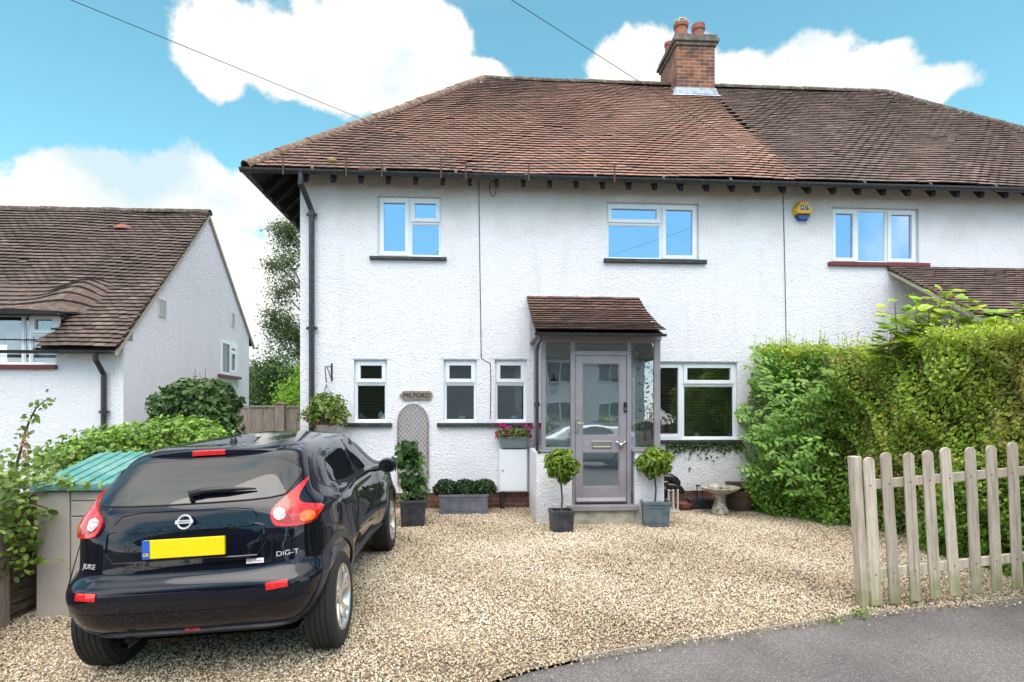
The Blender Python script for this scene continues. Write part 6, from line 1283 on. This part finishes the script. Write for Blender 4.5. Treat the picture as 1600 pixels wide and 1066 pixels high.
seam([(-.46, zg1-.06), (-.42, zg1-.015), (-.3, zg1), (.3, zg1), (.42, zg1-.015), (.46, zg1-.06)], rear)
seam([(-.66, .93), (-.62, .8), (-.58, zg0+.03), (-.5, zg0), (.5, zg0), (.58, zg0+.03), (.62, .8), (.66, .93)], rear)
seam([(-.8, .53), (-.55, .50), (0, .49), (.55, .50), (.8, .53)], rear, r_=.0025)
# lower diffuser moulding, reflectors and fog lamp
patch('reflector', [(415,911),(449,905),(450,916),(416,922)], phit, 2.5, .008, 'lamp red', car, mirror=(1, -1), rnd_=0)
zr_ = phit((282, 986))[0].z; patch('fog_lamp', [(-.075, zr_-.018), (.075, zr_-.018), (.07, zr_+.018), (-.07, zr_+.018)], rear, .015, .01, 'lamp red', car, rnd_=1)
patch('bumper_lip', [(-.7, .345), (-.3, .36), (0, .345), (.3, .36), (.7, .345), (.66, .31), (.2, .30), (-.2, .30), (-.66, .31)], rear, .02, .018, 'satin trim', car, rnd_=1)
# badges
def decal(px, py): co, n_ = phit((px, py)); n_ = n_.normalized(); x = Vector((0,0,1)).cross(n_).normalized()*1; y = n_.cross(x); M_ = Matrix((x, y, n_)).transposed().to_4x4(); M_.translation = co+n_*.004; return M_
M_ = decal(282, 818); M_.translation.x = 0; M_ = M_ @ Matrix.Translation((0, .004, .022)); bd_ = MB(); bd_.lathe([(.034,0),(.037,.006),(.043,.006),(.046,0)], 28, M_, sx=1.08); bd_.box(-.056, .056, -.0105, .0105, 0, .008, M_); bg_ = bd_.build('badge', 'badge silver', car, smooth=False); text('lettering', 'NISSAN', .019, 'black paint', bg_, M_ @ Matrix.Translation((0, 0, .009)), ext=.0005, sx=1.25)
text('lettering', 'DiG-T', .042, 'badge silver', car, decal(449, 863.5), sx=1.3); M_ = decal(449, 872); Ml = CI @ Matrix.Identity(4)
co, n_ = phit((140, 886)); x = Vector((0,0,1)).cross(n_).normalized(); M_ = Matrix((x, n_.cross(x), n_)).transposed().to_4x4(); M_.translation = co+n_*.004; text('lettering', 'JUKE', .042, 'badge silver', car, M_, sx=1.3, shear=.15)
M_ = decal(399, 876); mb = MB(); mb.box(-.055, .055, -.014, .014, 0, .0015, M_); st_ = mb.build('dealer_sticker', 'white paint', car); text('lettering', 'Glyn Hopkin', .019, 'sticker red', st_, M_ @ Matrix.Translation((0, 0, .0025)), ext=.0003)
# wiper
wp = [phit(p) for p in c3([(722,425),(716,395),(790,380),(900,372),(1060,362)])]; mb = MB(); mb.tube([c+n_*o_ for (c, n_), o_ in zip(wp, (.01,.03,.034,.034,.02))], [.014,.024,.02,.018,.005], 8); mb.build('rear_wiper', 'black plastic', car, smooth=True)
# side glass, pillars, door seams
fw_ = cw([(282,124),(306,114),(330,126),(372,178),(406,232),(398,246),(352,262),(336,238),(305,180)]); rw_ = cw([(192,178),(225,155),(258,142),(276,165),(300,215),(326,268),(262,288),(238,258),(215,215)])
trim = cw([(176,172),(230,140),(300,106),(325,112),(350,135),(414,236),(404,254),(345,272),(262,300),(238,280),(200,210)])
yz = lambda L_: [(q.y, min(q.z, 1.385)) for q in (phit(p)[0] for p in L_)]

patch('window_surround', [(-.02,1.12),(.05,1.26),(.2,1.345),(.6,1.385),(1.2,1.395),(1.5,1.38),(1.85,1.25),(2.12,1.10),(2.1,1.06),(1.6,1.045),(.9,1.04),(.3,1.06)], side, .04, .003, 'car paint', car, mirror=(1, -1), rnd_=1)
patch('front_door_window', [(1.12,1.075),(1.14,1.34),(1.2,1.37),(1.48,1.36),(1.75,1.27),(2.02,1.12),(1.98,1.085),(1.5,1.07)], side, .04, .008, 'car window', car, mirror=(1, -1), rnd_=1); patch('rear_door_window', [(.22,1.12),(.3,1.24),(.5,1.325),(.8,1.36),(1.02,1.365),(1.04,1.075),(.7,1.075),(.4,1.09)], side, .04, .008, 'car window', car, mirror=(1, -1), rnd_=1)
seam(cw([(330,272),(362,318),(375,380),(372,470),(362,560),(355,640)]), phit, (1, -1)); seam(cw([(448,262),(462,330),(463,400),(458,470),(452,540)]), phit, (1, -1)); seam(cw([(262,302),(300,345),(320,400),(335,470),(345,500)]), phit, (1, -1))
seam(cw([(258,392),(282,376),(302,400),(305,450),(290,472),(270,474),(258,392)]), phit, (1,), name='fuel_flap_gap')
hn = [phit(p) for p in cw([(400,322),(412,335),(426,332)])]; mb = MB(); mb.tube([c+n_*.02 for c, n_ in hn], [.010,.013,.010], 8); mb.build('door_handle', 'car paint', car, smooth=True)
# wheel-arch trims and sills
for ya in (0, 2.53):
    outer = [(ya+.44*math.cos(t), .36+.44*math.sin(t)) for t in np.linspace(R(-22), R(202), 24)]; inner = [(ya+.381*math.cos(t), .36+.381*math.sin(t)) for t in np.linspace(R(202), R(-22), 24)]
    patch('wheel_arch_trim', outer+inner, side, .03, .012, 'satin trim', car, mirror=(1, -1), rnd_=0, th=.03)
patch('sill_trim', [(.36, .31), (2.15, .31), (2.13, .40), (.40, .40)], side, .05, .02, 'satin trim', car, mirror=(1, -1), rnd_=0)
for s in (1, -1):
    mb = MB(); mb.ball((s*.975, 1.83, 1.04), 1, 14, (.105, .075, .075)); mo_ = mb.build('door_mirror', 'car paint', car, smooth=True); mb = MB(); mb.tube([(s*.80, 1.86, 1.0), (s*.92, 1.84, 1.02)], [.03,.025], 8); mb.build('mirror_arm', 'black plastic', mo_); mb = MB(); mb.lathe([(.001,0),(.062,0),(.062,.004),(.001,.004)], 16, Matrix.Translation((s*.975, 1.764, 1.04)) @ Matrix.Rotation(PI/2, 4, 'X'), sx=1.3); mb.build('mirror_glass', 'car window', mo_)
c_, n_ = phit((372, 690)); c_.x = 0; c_ = BV.ray_cast(Vector((0, c_.y, 3)), Vector((0, 0, -1)))[0]; mb = MB(); mb.lathe([(.03,0),(.024,.02),(.012,.035),(.001,.04)], 12, Matrix.Translation(c_)); mb.tube([c_+Vector((0,0,.03)), c_+Vector((-.035,-.10,.16))], [.006,.0035], 6); mb.build('antenna', 'black plastic', car)
mb = MB(); mb.tube([(-.42, -.5, .285), (-.42, -.2, .29)], .026, 12, cap=False); mb.build('exhaust', 'steel', car)

for k, (za_, zb_) in enumerate(((6.9, 5.2), (6.0, 4.6), (5.2, 4.4))):
    cable('telephone_wire', [Vector((-14, -5.5, za_)), Vector((0, -5.3, (za_+zb_)/2-.15)), Vector((14, -5, zb_))], .022, ('top', 'middle', 'lowest')[k]+' wire along the road behind the viewer, seen reflected in upper windows', 'wire')
# ------------------------------------------------------------------ across the road, behind the viewer (seen only in reflections)
oh = empty('house', (2, -15, 0), 'white rendered house across the road, seen only as a reflection', 'house')
mb = MB(); mb.box(-7, 7, -6, 0, -.5, 4.6); mb.build('wall', 'roughcast', oh); mb = MB(); mb.prism([(-6.5, 4.4), (.5, 4.4), (-3, 7.6)], -7.5, 7.5, 'x'); mb.build('roof', 'tile brown', oh)
for x in (-5, -1.5, 2.4, 5.2):
    for z in (.9, 3.1):
        mb = MB(); frame(mb, x-.7, x+.7, z, z+1.15, .07, -.0+.001, .05); mb.box(x-.03, x+.03, .002, .045, z+.07, z+1.08); q = mb.build('window', 'upvc', oh); mb = MB(); mb.box(x-.63, x+.63, .003, .02, z+.07, z+1.08); mb.build('pane', 'dark glass', q)
mass('tree_group', [(-6.3, -8.2, 2.6, 3.8, .8, 2.8), (12.0, -8.2, 2.6, 5.6, .8, 2.8)], 9000, .12, 'dark leaf', 'dark trees across the road, seen only as a reflection', 'trees')
mass('hedge', [(-6+2.2*i, -8.6, .4, 1.4, .5, 1.0) for i in range(9)], 9000, .09, 'privet leaf', 'clipped hedge across the road, seen only as a reflection', 'hedge')
SIL_T = [(z*.97, w_, yr-.15, yf+.1, n_) for z, w_, yr, yf, n_ in CAR_T]
sc_, _, BV = make_car('parked_car', Vector((4.6, -3.2, g(0, -3)-.02)), Euler((0, 0, R(90))), SIL_T, 'silver paint', 'silver car parked along the road, seen only as a reflection', 'car')
patch('side_window', [(.2, 1.08), (1.9, 1.08), (1.2, 1.34), (.35, 1.34)], side, .06, .005, 'car window', sc_, mirror=(1, -1), rnd_=1)

# groups for things that repeat
for o in bpy.data.objects:
    if o.parent: continue
    k = o.name.split('.')[0]
    gname = {'telephone_wire': 'overhead wires', 'bay_tree_planter': 'potted bay trees', 'rubber_boot': 'rubber boots on the rack', 'sycamore_sapling': 'sycamore saplings above the hedge', 'weed': 'weeds along the gravel edge', 'wall_cable': 'cables on the house wall', 'cable_loop': 'spare cable loops under the eaves', 'garden_tree': 'trees behind the garden fence', 'flower_ornament': 'flower ornaments in the upper window', 'stone': 'stones in the birdbath', 'house_plant': 'plants on the window sills'}.get(k)
    if gname: o['group'] = gname
